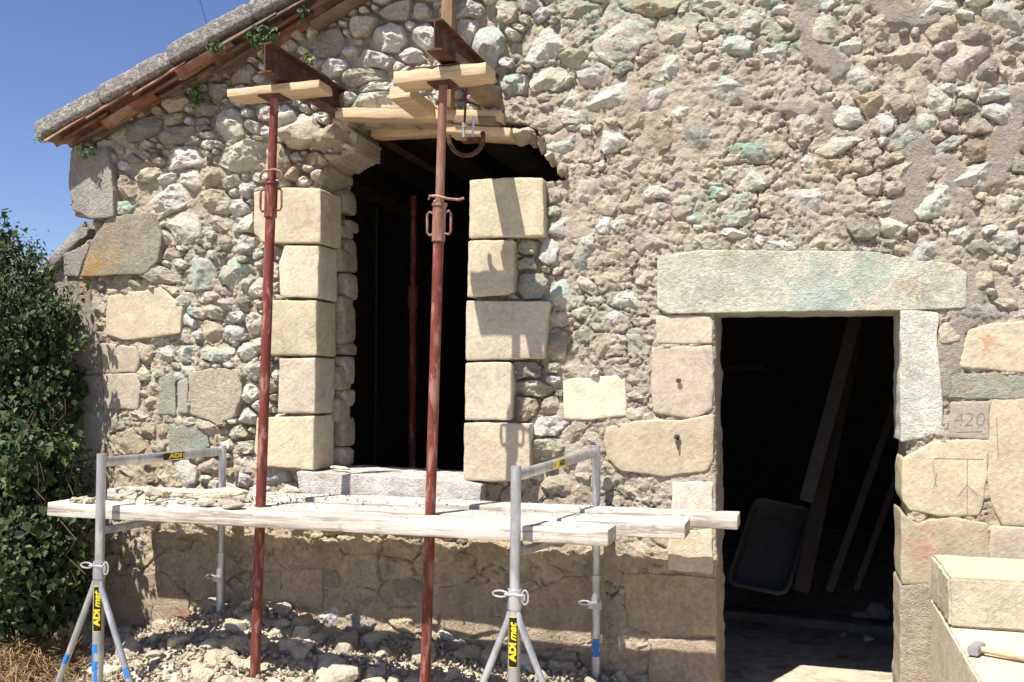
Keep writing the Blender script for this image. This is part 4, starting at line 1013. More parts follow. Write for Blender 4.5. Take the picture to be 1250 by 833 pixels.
    for me_ in parts: out.add([(mid.x+.0152, mid.y+v.co.x, mid.z+v.co.y) for v in me_.vertices], [tuple(p.vertices) for p in me_.polygons])
    out.build('sticker_lettering', M['yellow'] if left else M['black'], t)
    # paint blot on the main tube
    zb0, zb1 = (.12, .29) if left else (.14, .24)
    if left:
        cyl_patch('blue_paint_mark', f0, f1, .0297, -.6, .95, tt(.245), tt(.29), M['blue'], t, wob=.1, seed=3)
        cyl_patch('blue_paint_mark', f0, f1, .0297, .1, .95, tt(.19), tt(.245), M['blue'], t, wob=.1, seed=4)
        cyl_patch('blue_paint_mark', f0, f1, .0297, -.7, .7, tt(.15), tt(.20), M['blue'], t, wob=.2, seed=5)
        cyl_patch('blue_paint_mark', f0, f1, .0297, -.6, .0, tt(.09), tt(.15), M['blue'], t, wob=.1, seed=6)
    else:
        cyl_patch('blue_paint_mark', f0, f1, .0297, -.9, .3, tt(.14), tt(.185), M['blue'], t, wob=.1, seed=7)
        cyl_patch('blue_paint_mark', f0, f1, .0297, .0, 1.2, tt(.17), tt(.225), M['blue'], t, wob=.1, seed=8)
        cyl_patch('blue_paint_mark', r0, r1, .0267, -1.0, .6, .235, .30, M['blue'], t, wob=.3, seed=9)
    return t
trestle(124, 554, -.98, 272, 544, -.10, 'left trestle of galvanised tubes, its front leg beside the dark shrub', True)
trestle(630, 569, -.98, 728, 544, -.10, 'right trestle of galvanised tubes, standing nearer the doorway', False)

def plank(px0, px1, pyf0, pyf1, yfront, wid, thk, label, seed, z0=PT, z1=PT):
    a = at(px0, pyf0, yfront)[0]; b = at(px1, pyf1, yfront)[0]
    o = worn_box('scaffold_plank', (a, yfront+wid/2, z0-thk/2), (b, yfront+wid/2, z1-thk/2), wid, thk, M['plank'], None, segl=.03, wear=.003, warp=.006, bev=.006, seed=seed)
    return tag(o, label, 'plank', 'planks laid across the trestles')
plank(57, 742, 620, 655, -.90, .20, .075, 'front scaffold plank, ending shortest just right of the right trestle pole', 1, PT+.015, PT)
plank(150, 836, 620, 650, -.60, .215, .075, 'middle scaffold plank between the two red props and the wall', 2)
plank(130, 900, 610, 630, -.335, .20, .065, 'rear scaffold plank against the wall, reaching across the doorway', 3, PT+.025, PT+.01)

# ================================================================== STEEL PROPS
def prop(top, bot, Y, collar_py, label, hang):
    t0 = Vector(at(*top, Y)); b0 = at(*bot, Y); d = t0-Vector(b0); b = t0+d*((-.15-t0.z)/d.z)
    f = lambda z: b+(t0-b)*((z+.15)/(t0.z+.15))
    zc = at(top[0], collar_py, Y)[2]
    t = empty('steel_prop', b, label, 'steel prop', 'red telescopic props holding up the needle beams')
    MB().tube([f(-.14), f(zc-.04)], .0275, 24).build('outer_tube', M['red_paint'], t, True)
    MB().tube([f(zc-.06), f(t0.z-.004)], .0235, 24).build('inner_tube', M['prop_bare'] if hang else M['red_paint'], t, True)
    cs = MB(); cs.tube([f(zc-.115), f(zc+.07)], .035, 24); cs.tube([f(zc+.07), f(zc+.085)], .041, 24); cs.build('collar', M['red_paint'] if not hang else M['prop_bare'], t, True)
    for s_ in (-1, 1):
        c = f(zc-.02); pts = [c+Vector((s_*.03, 0, .055)), c+Vector((s_*.055, 0, .062)), c+Vector((s_*.066, 0, .048)), c+Vector((s_*.066, 0, -.045)), c+Vector((s_*.055, 0, -.06)), c+Vector((s_*.03, 0, -.055))]
        MB().tube(pts, .0065, 10).build('side_handle', M['red_paint'] if not hang else M['prop_bare'], t, True)
    c = f(zc+.11)
    if not hang:
        pts = [c+Vector((.04-.085*math.cos(a), -.035+.0*a, .018*math.sin(a)+.002)) for a in np.linspace(-.5, 3.4, 14)]
        pts = [c+Vector((-.045, -.04, -.025)), c+Vector((-.045, -.045, .0)), c+Vector((-.02, -.05, .022)), c+Vector((.05, -.05, .028)), c+Vector((.09, -.05, .012)), c+Vector((.098, -.05, -.015)), c+Vector((.075, -.05, -.035))]
    else:
        pts = [c+Vector((-.045, -.035, -.01)), c+Vector((-.04, -.04, .008)), c+Vector((0, -.045, .006)), c+Vector((.06, -.045, -.012)), c+Vector((.12, -.045, -.022)), c+Vector((.15, -.04, -.015))]
    pn = MB(); pn.tube(pts, .007, 10); pn.tube([c+Vector((-.01, -.045, -.02)), c+Vector((-.01, .04, -.02))], .007, 10); pn.build('locking_pin', M['prop_bare'], t, True)
    hp = MB(); hp.box(t0+Vector((0, 0, -.004)), (.13, .13, .008)); hp.build('head_plate', M['rust'], t)
    bp = MB(); bp.box(b+Vector((0, 0, .004)), (.13, .13, .008)); bp.build('base_plate', M['red_paint'], t)
    return t0
PY_ = -.63
T1 = prop((335, 119), (311, 833), PY_, 240, 'left red steel prop, evenly dark red, in front of the left jamb blocks', False)
T2 = prop((541, 103), (519, 833), PY_, 268, 'right red steel prop with worn rusty upper tube before the window hole', True)
# timber heads and rusty needle beams carried by the props
def board(px0, px1, py0, py1, Y, wid, thk, label, mat='fresh_wood', seed=0, cat='timber board', name='timber_board', zoff=0):
    a = at(px0, py0, Y); b = at(px1, py1, Y)
    o = worn_box(name, (a[0], Y+wid/2, a[2]+zoff), (b[0], Y+wid/2, b[2]+zoff), wid, thk, M[mat], None, segl=.04, wear=.003, warp=.003, bev=.004, seed=seed)
    return tag(o, label, cat)
zt1 = T1.z; zt2 = T2.z
def hboard(px0, px1, z, Y, wid, thk, label, mat='fresh_wood', seed=0):
    a = at(px0, 110, Y)[0]; b = at(px1, 110, Y)[0]
    return tag(worn_box('head_board', (a, Y+wid/2, z+thk/2), (b, Y+wid/2, z+thk/2), wid, thk, M[mat], None, segl=.04, wear=.004, warp=.002, bev=.004, seed=seed), label, 'timber board')
hboard(277, 389, zt1+.001, PY_-.08, .16, .045, 'pale thick board across the head of the left red prop', 'fresh_wood', 11)
hboard(298, 368, zt1+.048, PY_-.02, .10, .018, 'thin brown packing piece between the left head board and the rusty beam', 'old_wood', 12)
hboard(480, 593, zt2+.001, PY_-.08, .16, .066, 'thick fresh yellow board across the head of the right red prop', 'fresh_wood', 13)
def ibeam(px, zb, H, W, y0, y1, label):
    X = at(px, 80, y0)[0]; t_ = .009
    o = MB(); prof = [(-W/2, 0), (W/2, 0), (W/2, t_), (.004, t_*1.5), (.004, H-t_*1.5), (W/2, H-t_), (W/2, H), (-W/2, H), (-W/2, H-t_), (-.004, H-t_*1.5), (-.004, t_*1.5), (-W/2, t_)]
    o.prism(prof, (X, y0, zb), (X, y1, zb)); return tag(o.build('rusty_beam', M['rust'], None, False, bevel=.0015), label, 'steel beam')
ibeam(323, zt1+.068, .165, .085, -.83, 1.7, 'rusty steel beam over the left prop, running into the top of the window hole')
zz = zt2+.068
for k_, (y_, lab) in enumerate([(PY_-.07, 'lower rusty flat bar lying on the fresh head board'), (PY_-.03, 'upper rusty flat bar lying under the right rusty beam')]):
    a = at(498, 78, y_)[0]; b = at(571, 78, y_)[0]
    o = MB(); o.box(((a+b)/2, y_+.03, zz+.006+.0135*k_), (b-a, .06, .012)); tag(o.build('flat_bar', M['rust'], None, False, bevel=.002), lab, 'steel bar')
ibeam(530, zz+.028, .16, .085, -.86, 1.6, 'rusty steel beam over the right prop, its end pointing at the viewer')
# round baulk between beam and wall on the right
ca = at(574, 96, -.33); lgm = MB(); lgm.tube([(ca[0]-.02, -.62, ca[2]+.02), (ca[0], -.40, ca[2]), (ca[0]+.005, .15, ca[2]-.02)], [.05, .066, .070], 18)
tag(lgm.build('round_timber', M['old_wood'], None, True), 'short dark round timber wedged beside the right rusty beam at the wall', 'timber')
# fresh timbers across the top of the hole
def wb(name, p0, p1, wid, thk, mat, label, seed, cat='timber board', up=(0, 0, 1)):
    return tag(worn_box(name, p0, p1, wid, thk, M[mat], None, up=up, segl=.04, wear=.003, warp=.004, bev=.004, seed=seed), label, cat)
a = at(412, 139, -.06); b = at(612, 141, -.06)
wb('lintel_board', (a[0], -.02, a[2]), (b[0], -.02, b[2]-.01), .14, .06, 'fresh_wood', 'long fresh board spanning the top of the window hole', 21)
a = at(465, 130, -.05); b = at(557, 131, -.05)
wb('packing_board', (a[0], .0, a[2]+.0), (b[0], .0, b[2]+.0), .09, .022, 'fresh_wood', 'short pale strip lying on the long board over the window hole', 22)
a = at(488, 112, -.40); b = at(518, 124, -.02)
wb('timber_block', (a[0], -.40, a[2]), (a[0]+.02, .02, a[2]-.03), .13, .07, 'fresh_wood', 'short orange-ended timber block pointing out of the wall left of the right prop', 23)
a = at(455, 163, .28); b = at(560, 158, .28)
wb('inner_board', (a[0], .30, a[2]), (b[0], .30, b[2]), .1, .07, 'fresh_wood', 'shaded board deeper inside the window hole below the long board', 24)
a = at(546, 158, -.04); b = at(625, 160, -.04)
wb('rough_board', (a[0], .02, a[2]), (b[0], .02, b[2]-.02), .2, .05, 'fresh_wood', 'broad rough-edged board at the right top of the window hole', 25)
a = at(600, 152, .0); 
wb('rough_board', (at(556,147,-.07)[0], -.04, at(556,147,-.07)[2]), (at(606,147,-.07)[0], -.04, at(606,147,-.07)[2]-.01), .12, .05, 'old_wood', 'brown board end under the right end of the long board', 26)
a = at(552, -60, -.06); b = at(549, 136, -.06)
wb('wooden_post', (a[0], -.10, a[2]), (b[0], -.10, b[2]), .07, .065, 'post_wood', 'upright brown wooden post against the rubble above the window hole', 27, 'wooden post', up=(0, 1, 0))
# screw clamp hanging beside the right prop
cl = empty('screw_clamp', at(572, 150, -.38), 'iron screw clamp with threaded rods hanging beside the right prop', 'clamp')
q = lambda x, y, Y=-.38: Vector(at(x, y, Y))
MB().tube([q(569.5, 108), q(567, 150), q(566, 167)], .0065, 10).build('threaded_rod', M['rust'], cl, True)
MB().tube([q(578, 142), q(577, 172)], .0062, 10).build('threaded_rod', M['alu'], cl, True)
MB().tube([q(566, 150), q(566, 168)], .0085, 10).build('threaded_rod', M['alu'], cl, True)
for (x, y) in [(567, 152), (577.5, 147)]: MB().tube([q(x, y), q(x, y+4)], .015, 6).build('nut', M['alu'], cl)
MB().box(q(575, 171)+Vector((0, .01, 0)), (.10, .05, .022)).build('clamp_block', M['rust'], cl)
pts = [q(569+21*math.cos(t_), 168+22*math.sin(t_)*1.0) for t_ in np.linspace(-.3, math.pi+.15, 20)]
MB().tube(pts, .013, 10).build('clamp_hook', M['rust'], cl, True)

# ================================================================== INSIDE THE BARN
for (px, Y, lab) in [(503, 1.5, 'dim red steel prop inside the barn, seen through the window hole')]:
    p = at(px, 560, Y); t = empty('steel_prop', (p[0], Y, -.14), lab, 'steel prop')
    MB().tube([(p[0], Y, -.14), (p[0], Y, 2.35)], .029, 16).build('outer_tube', M['red_paint'], t, True)
    MB().tube([(p[0], Y, 2.3), (p[0], Y, 3.12)], .024, 16).build('inner_tube', M['red_paint'], t, True)
    MB().tube([(p[0], Y, 2.25), (p[0], Y, 2.42)], .04, 16).build('collar', M['red_paint'], t, True)
p = at(458, 560, 2.2); tag(MB().tube([(p[0], 2.2, -.14), (p[0], 2.2, 3.2)], .012, 10).build('iron_rod', M['grey_plastic'], None, True), 'thin upright rod inside the barn behind the window hole', 'rod')
# boards leaning on the right inside the doorway
def lean(pxt, pyt, pxb, pyb, Yt, Yb, wid, thk, mat, name, label, cat, seed):
    a = Vector(at(pxt, pyt, Yt)); b = Vector(at(pxb, pyb, Yb))
    return tag(worn_box(name, b, a, wid, thk, M[mat], None, up=(0, 1, -.3), segl=.15, wear=.002, warp=.004, bev=.003, seed=seed), label, cat)
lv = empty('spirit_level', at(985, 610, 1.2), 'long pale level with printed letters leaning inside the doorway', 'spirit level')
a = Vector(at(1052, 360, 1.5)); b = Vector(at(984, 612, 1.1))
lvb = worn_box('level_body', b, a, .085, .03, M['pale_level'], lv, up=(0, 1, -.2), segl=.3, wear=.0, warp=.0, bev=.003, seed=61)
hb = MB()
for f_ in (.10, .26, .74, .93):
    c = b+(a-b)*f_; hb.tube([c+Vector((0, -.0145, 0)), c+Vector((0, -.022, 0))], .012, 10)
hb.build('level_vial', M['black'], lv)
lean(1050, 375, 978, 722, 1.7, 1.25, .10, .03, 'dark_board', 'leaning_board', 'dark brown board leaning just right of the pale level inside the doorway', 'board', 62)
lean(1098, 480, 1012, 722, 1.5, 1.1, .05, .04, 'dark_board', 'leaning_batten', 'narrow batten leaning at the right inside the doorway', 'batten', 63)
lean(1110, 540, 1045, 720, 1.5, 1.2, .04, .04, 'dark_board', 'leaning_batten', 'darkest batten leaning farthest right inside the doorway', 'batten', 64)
# shallow tub leaning
tb = empty('mortar_tub', at(935, 720, 1.3), 'shallow grey mortar tub leaning on its side inside the doorway', 'tub')
c0 = [Vector(at(*p_, Y_)) for p_, Y_ in (((922, 608), 1.75), ((990, 622), 1.75), ((960, 726), 1.35), ((888, 712), 1.35))]
rim = []
for i in range(4):
    a, b_ = c0[i], c0[(i+1) % 4]; pv = c0[i-1]
    rim += [a+(pv-a)*.12, a+(pv-a)*.03+(b_-a)*.03, a+(b_-a)*.12]
MB().tube(rim, .016, 8, closed=True).build('rim', M['grey_plastic'], tb, True)
nrm = (c0[1]-c0[0]).cross(c0[3]-c0[0]).normalized(); nrm = nrm if nrm.y > 0 else -nrm
cen_ = sum(c0, Vector())/4; back = [cen_+(r_-cen_)*.86+nrm*.14 for r_ in rim]
mb = MB(); n_ = len(rim); mb.add(rim+back, [(i, (i+1) % n_, n_+(i+1) % n_, n_+i) for i in range(n_)]+[tuple(range(n_, 2*n_))]); mb.build('tub_shell', M['grey_plastic'], tb, True)
# shelf, stones and step inside
a = at(868, 450, 3.0); b = at(936, 449, 3.0); tag(worn_box('shelf_board', a, b, .2, .04, M['dark_board'], None, segl=.2, seed=65), 'dark shelf board at the back left inside the doorway', 'shelf')
a = at(870, 716, 2.2); b = at(1110, 745, 1.9); tag(worn_box('floor_timber', (a[0]-.6, 2.3, -.08), (b[0]+.3, 2.0, -.08), .2, .12, M['concrete'], None, segl=.1, wear=.01, seed=66), 'low stone step lying across the dark floor inside the doorway', 'step')
for (px, py, Y, s_, lb) in [(1070,712,2.4,.13,'pale heap stone on the step at the right inside the doorway'),(1050,722,2.3,.08,'small stone left of the pale heap stone inside the doorway'),(1030,775,1.0,.03,'small dark chip on the floor inside the doorway, nearer the middle'),(1060,780,.9,.045,'larger dark chip on the floor at the right inside the doorway')]:
    p = atz(px, py, -.06) if py > 760 else at(px, py, Y); tag(rock_at((p[0], p[1], -.07+s_*.3), s_, mat='rubble', name='floor_stone'), lb, 'stone')

# ================================================================== CUT STONES AND HAMMER, bottom right
def stone_block(name, x0, x1, y0, y1, z0, z1, seed, mat, label, rough=.004, bev=.01, cat='cut stone'):
    n = lambda L: max(2, int(L/.03)); dims = (x1-x0, y1-y0, z1-z0)
    bm = bmesh.new(); bmesh.ops.create_cube(bm, size=1.0)
    for v in bm.verts: v.co = Vector(((x0+x1)/2+v.co.x*dims[0], (y0+y1)/2+v.co.y*dims[1], (z0+z1)/2+v.co.z*dims[2]))
    bmesh.ops.bevel(bm, geom=bm.edges[:], offset=bev, segments=2, affect='EDGES')
    bmesh.ops.subdivide_edges(bm, edges=[e for e in bm.edges if e.calc_length() > .06], cuts=30, use_grid_fill=True)
    A_ = np.array([tuple(v.co) for v in bm.verts]); C_ = np.array([(x0+x1)/2, (y0+y1)/2, (z0+z1)/2])
    f_ = fbm(A_[:, 0], A_[:, 1], A_[:, 2], sc=9, oc=4, seed=seed); d_ = A_-C_; d_ /= np.linalg.norm(d_, axis=1, keepdims=True)
    A_ += d_*(f_*rough)[:, None]
    rel = np.abs(A_-C_)/(np.array(dims)*.5); srt = np.sort(((1-rel)*np.array(dims)*.5), axis=1); near = np.exp(-np.clip(srt[:, 1], 0, 1)/.018)
    ch_ = np.clip(fbm(A_[:, 0], A_[:, 1], A_[:, 2], sc=26, oc=3, seed=seed+40)-.02, 0, 1)*near*.035
    A_ -= d_*ch_[:, None]
    for v, p_ in zip(bm.verts, A_): v.co = p_
    me_ = bpy.data.meshes.new(name); bm.to_mesh(me_); bm.free(); me_.polygons.foreach_set('use_smooth', [True]*len(me_.polygons)); me_.set_sharp_from_angle(angle=R(35))
    return tag(link(name, me_, M[mat]), label, cat)
bx0 = at(1157, 714, -.72)[0]
zA, zB = .62, .805
stone_block('cut_stone_block', bx0, bx0+.75, -.72, -.14, zA+.002, zB+.03, 3, 'cut', 'upper fresh cut stone block of the stack right of the doorway', .012, .012)
stone_block('cut_stone_block', bx0-.004, bx0+.8, -1.72, -.12, .22, zA, 4, 'cut', 'large lower cut stone block carrying the hammer', .004, .008)
stone_block('cut_stone_block', bx0+.01, bx0+.8, -1.70, -.12, -.16, .217, 5, 'cut', 'bottom stone block under the large block with the hammer', .006, .01)
hm = empty('hammer', atz(1192, 795, zA+.02), 'steel hammer with wooden handle lying on the large cut stone block', 'hammer')
h0 = Vector(atz(1192, 792, zA+.024)); h1 = Vector(atz(1300, 812, zA+.02)); hd = (h1-h0).normalized(); hs = hd.cross(Vector((0, 0, 1))).normalized()
MB().prism([(-.016, -.017), (.016, -.017), (.020, -.010), (.020, .010), (.016, .018), (-.016, .018), (-.020, .01), (-.020, -.01)], h0-hs*.05, h0+hs*.05).build('hammer_head', M['hammer_steel'], hm, False, bevel=.003)
MB().tube([h0-hd*.012, h0+hd*.03, h0+hd*.10, h0+hd*.22, h0+hd*.33], [.011, .0125, .0135, .0155, .0165], 14).build('handle', M['handle_wood'], hm, True)

# ================================================================== LOOSE RUBBLE
GL1 = 'loose limestone rubble heaped at the foot of the wall'
def heap(x, y):
    # height of the rubble slope above the ground against the wall
    px, _ = topx(x, .3, y)
    k = math.exp(-((x+3.3)/.75)**2)*.47+math.exp(-((x+2.0)/.7)**2)*.28+math.exp(-((x+1.1)/.45)**2)*.2+math.exp(-((x+4.3)/.5)**2)*.12
    return -.16+k*max(0, 1-max(0, -y)/1.5)
xs = np.linspace(-4.7, -.55, 150); ys = np.linspace(-1.35, .02, 50); HX, HY_ = np.meshgrid(xs, ys)
HZ = np.vectorize(heap)(HX, HY_)-.012+.03*fbm(HX, HY_, 0, sc=8, oc=4, seed=12)+.012*fbm(HX, HY_, 0, sc=30, oc=2, seed=13)
n = len(xs); V_ = np.stack([HX.ravel(), HY_.ravel(), HZ.ravel()], 1)
hp = link('rubble_dust', mesh_np('rubble_dust', V_, [(j*n+i, j*n+i+1, (j+1)*n+i+1, (j+1)*n+i) for j in range(len(ys)-1) for i in range(n-1)]), M['gravel']); tag(hp, 'pale rubble dust and grit banked against the foot of the wall', 'rubble', kind='stuff')
cnt = 0
for k in range(900):
    if cnt >= 235: break
    x = random.uniform(-4.5, -.75); y = -random.uniform(.02, 1.0)**1.0
    h = heap(x, y)
    if h < -.10 and random.random() < .75: continue
    s_ = random.choice([.035, .042, .05, .06, .07, .085])*random.uniform(.8, 1.15)
    if random.random() < .06: s_ *= 1.5
    o = rock_at((x, y, h+s_*.2), s_, mat='rubble'); cnt += 1
    z_ = 'left' if x < -3.0 else ('middle' if x < -1.9 else 'right')
    tag(o, {'left': 'pale limestone rock in the heap between left trestle and left red prop', 'middle': 'limestone rock in the heap between the two red props', 'right': 'limestone rock at the wall foot right of the right red prop'}[z_], 'rock', {'left': 'rocks heaped left of the left prop', 'middle': 'rocks heaped between the props', 'right': 'rocks heaped right of the right prop'}[z_])
M['brick'] = stone_material('broken_brick', base=(.30, .17, .13), world=True)
tag(rock_at((-3.72, -.10, heap(-3.72, -.10)+.05), .065, seed=4, mat='brick', name='brick_chunk', sq=(1.3, .8, .6), rot=(0, .1, .3)), 'broken reddish brick chunk on top of the heap behind the left trestle', 'brick')
# grit: one mesh of many small chips
def chips(name, pts, mat, label, cat, smin, smax):
    rs = np.random.RandomState(3); base_ = np.array([(1, 1, 1), (-1, -1, 1), (-1, 1, -1), (1, -1, -1), (0, 0, 1.2), (.9, -.9, .3)])
    hull = [(0, 4, 5), (0, 2, 4), (1, 4, 2), (1, 5, 4), (1, 3, 5), (0, 5, 3), (0, 3, 2), (1, 2, 3)]
    Vs, Fs = [], []
    for i, p_ in enumerate(pts):
        q_ = rs.normal(size=4); q_ /= np.linalg.norm(q_); w0, x0, y0, z0 = q_
        Rm_ = np.array([[1-2*(y0*y0+z0*z0), 2*(x0*y0-z0*w0), 2*(x0*z0+y0*w0)], [2*(x0*y0+z0*w0), 1-2*(x0*x0+z0*z0), 2*(y0*z0-x0*w0)], [2*(x0*z0-y0*w0), 2*(y0*z0+x0*w0), 1-2*(x0*x0+y0*y0)]])
        s_ = rs.uniform(smin, smax); b_ = (base_*rs.uniform(.6, 1.1, (6, 3))*np.array([1, .8, .6]))@Rm_.T*s_+np.array(p_)
        Vs.append(b_); Fs += [tuple(q+6*i for q in f) for f in hull]
    return tag(link(name, mesh_np(name, np.concatenate(Vs), Fs, False), M[mat]), label, cat, kind='stuff')
pts = []
for k in range(8000):
    x = random.uniform(-4.6, -.6); y = -random.uniform(.02, 1.3); h = heap(x, y)
    if h > -.13 or random.random() < .25: pts.append((x, y, h-.005+random.uniform(0, .035)))
chips('rubble_gravel', pts, 'gravel', 'fine limestone chips scattered over the rubble heap', 'gravel', .006, .017)
# rubble lying on the planks
def on_plank(px, py, s_, lab, grp=None, z=PT+.02, sq=(1, 1, .6), rot=None):
    p = atz(px, py, z); y_ = p[1]; p[1] = min(max(y_, -.86), -.16); p[0] = at(px, py, p[1])[0]
    o = rock_at((p[0], p[1], z+s_*.25), s_, name='plank_stone', sq=sq, rot=rot); return tag(o, lab, 'stone', grp)
on_plank(278, 609, .125, 'largest flat pale stone lying on the planks left of the left prop', sq=(1.25, .8, .42), rot=(.1, -.05, .2))
on_plank(283, 619, .07, 'flat white stone in front of the largest one on the planks', sq=(1.3, .8, .4), rot=(.1, .1, .1))
on_plank(252, 616, .055, 'tan stone chip at the left edge of the largest stone on the planks', sq=(1.2, .9, .5), rot=(0, .1, .4))
on_plank(172, 612, .05, 'pale flat rock on the planks right of the left trestle pole', sq=(1.3, .9, .5))
on_plank(190, 607, .07, 'broad pale rock near the wall edge of the planks below the trestle rail', sq=(1.3, .9, .5))
for k in range(75):
    px = random.choice([random.uniform(140, 260), random.uniform(140, 296), random.uniform(85, 112)]); py = random.uniform(598, 617) if px > 120 else 616
    s_ = random.uniform(.012, .034)
    on_plank(px, py, s_, 'small limestone crumb among the debris on the planks', 'limestone crumbs on the scaffold planks', sq=(1.1, .9, .7))
pts = []
for k in range(900):
    x = random.gauss(-3.1, .45) if k % 3 else random.uniform(-3.9, -.9); y = random.uniform(-.6, -.15) if random.random() < .85 else random.uniform(-.88, -.7)
    if x < -3.9: continue
    pts.append((x, y, PT+.012+random.uniform(0, .012) if y > -.4 else PT+.003))
chips('plank_grit', pts, 'gravel', 'pale grit and dust sprinkled over the scaffold planks', 'gravel', .003, .008)
# chip on the sill
p = at(418, 571, .02); tag(rock_at((p[0], .02, p[2]-.005), .045, name='sill_chip', sq=(1.4, .7, .5), rot=(0, .1, .1)), 'yellowish stone chip on the window sill beside the left jamb', 'stone')

# ================================================================== PLANTS
def leaves(name, pts, nrm, size, mat, parent, seed, label=None, tintc=None, shape='ivy'):
    rs = np.random.RandomState(seed); n = len(pts); pts = np.array(pts); nrm = np.array(nrm, float)
    nrm = nrm+rs.normal(size=(n, 3))*.55; nrm /= np.linalg.norm(nrm, axis=1, keepdims=True)
    up = rs.normal(size=(n, 3))*.5+np.array([0, 0, -1.0]); a = np.cross(nrm, up); a /= np.linalg.norm(a, axis=1, keepdims=True)+1e-9; b = np.cross(a, nrm)
    s_ = (np.array(size)*np.ones(n)*rs.uniform(.45, 1.35, n))[:, None]
    out = [(0, -.12), (-.36, .1), (-.42, .42), (-.16, .72), (0, 1.05), (.16, .72), (.42, .42), (.36, .1)] if shape == 'ivy' else [(0, 0), (-.2, .25), (-.24, .5), (-.14, .8), (0, 1.1), (.14, .8), (.24, .5), (.2, .25)]
    V_ = np.stack([pts+a*s_*x+b*s_*(y-.4)+nrm*s_*(.16*abs(x)*2-.10*y*y) for x, y in out], 1).reshape(-1, 3)
    k_ = len(out); base_ = (np.arange(n)*k_)[:, None]
    Fq = np.concatenate([base_+np.array([[0, 1, 2, 3]]), base_+np.array([[0, 3, 4, 5]]), base_+np.array([[0, 5, 6, 7]])])
    me_ = fast_mesh(name, V_, Fq, False)
    at_ = me_.attributes.new('tint', 'FLOAT', 'POINT'); tn = rs.uniform(0, 1, n)**1.6 if tintc is None else np.clip(tintc+rs.uniform(-.3, .3, n), 0, 1)
    at_.data.foreach_set('value', np.repeat(tn, k_).astype(np.float32))
    return tag(link(name, me_, mat, parent), label, kind='stuff')
sh = empty('climbing_shrub', (-5.5, -.1, -.15), 'dense dark green leafy shrub filling the left edge beside the barn corner', 'shrub')
pts, nr = [], []
# clumps given by where their outline stands in the photograph
CL = [(8,318,26,24),(-15,340,50,50),(28,362,30,26),(48,395,32,28),(20,420,46,42),(66,418,24,30),(45,460,48,40),(-10,470,60,60),(60,505,36,40),(20,540,56,52),(62,560,26,36),(40,610,54,48),(72,640,28,34),(10,660,60,60),(55,690,46,46),(20,735,60,50),(-30,600,60,80),(-30,400,60,70),(72,388,18,20),(76,470,12,20),(74,725,30,36),(66,600,22,40),(62,655,26,36),(50,745,50,34),(84,705,16,34)]
lower = []
for (px, py, rw, rh) in CL:
    Y = random.uniform(-.35, -.05) if px < 60 else random.uniform(-.25, -.05)
    if py > 520: Y -= .35; px -= 12
    c = at(px, py, Y); sc = np.dot(c-CAM, FV)/FPX; r3 = np.array([rw*sc, .30, rh*sc]); nn_ = int((520*(rw*rh)/1500+160)*1.2)
    for _ in range(nn_):
        d = rng.normal(size=3); d /= np.linalg.norm(d); k_ = rng.uniform(.4, 1.0)**.6 if rng.uniform() < .8 else rng.uniform(1.0, 1.38)
        k_ *= 1+.22*math.sin(d[0]*6+px)*math.cos(d[2]*7+py)
        p_ = c+d*k_*r3
        if p_[0] > WL-.02 and p_[1] > -.03: continue
        (pts if p_[2] > 1.75+rng.normal()*.25 else lower).append((p_, d*.8+np.array([0, -.3, .5])))
leaves('small_foliage', [q_[0] for q_ in pts], [q_[1] for q_ in pts], .036, M['leaf'], sh, 6, shape='oval')
leaves('small_foliage', [q_[0]+rng.normal(size=3)*.03 for q_ in pts], [q_[1] for q_ in pts], .030, M['leaf'], sh, 16, shape='oval')
pts, nr = [q_[0] for q_ in lower], [q_[1] for q_ in lower]
leaves('foliage', pts, nr, .047, M['leaf'], sh, 5)
# sprays reaching above the crown
pts, nr = [], []; stm = MB()
for (x0, y0, x1, y1) in [(50,400,75,330),(35,370,52,312),(5,330,12,262),(70,420,108,352),(80,440,104,408),(0,320,28,300),(20,330,8,268),(15,330,-5,285),(45,380,62,335),(60,385,85,352),(30,350,40,320),(75,400,95,375),(80,450,92,420),(10,310,20,280)]:
    Y = -.2; a = Vector(at(x0, y0, Y)); b = Vector(at(x1, y1, Y)); path = []
    for i in range(7):
        f = i/6; q_ = a+(b-a)*f+Vector((.03*math.sin(f*5+x0), .02*math.cos(f*4), 0)); path.append(q_)
        for _ in range(4): pts.append(np.array(q_)+rng.normal(size=3)*.022); nr.append(np.array([0, -.5, .6]))
    stm.tube(path, [.004*(1-i/7)+.001 for i in range(7)], 6)
leaves('leafy_spray', pts, nr, .042, M['leaf'], sh, 8)
for (x0, y0, x1, y1, r_) in [(50,770,18,560,.016),(30,780,60,600,.010),(10,770,-10,560,.02),(70,700,90,560,.007)]:
    a = Vector(at(x0, y0, -.5)); b = Vector(at(x1, y1, -.42)); stm.tube([a, a.lerp(b, .35)+Vector((.02, 0, 0)), a.lerp(b, .7)+Vector((-.02, 0, 0)), b], [r_, r_*.9, r_*.8, r_*.6], 8)
for k in range(36):
    px = random.uniform(-5, 84); py = random.uniform(470, 700); Y = random.uniform(-.75, -.55); L = random.uniform(25, 80)
    a = Vector(at(px, py, Y)); b = Vector(at(px+random.gauss(0, 14), py+L, Y+.05)); w1 = random.gauss(0, .05)
    stm.tube([a, a.lerp(b, .33)+Vector((w1, -.02, 0)), a.lerp(b, .66)+Vector((-w1, -.01, 0)), b], random.uniform(.0015, .0035), 5)
tag(stm.build('twigs', M['twig'], sh, True), kind='stuff')
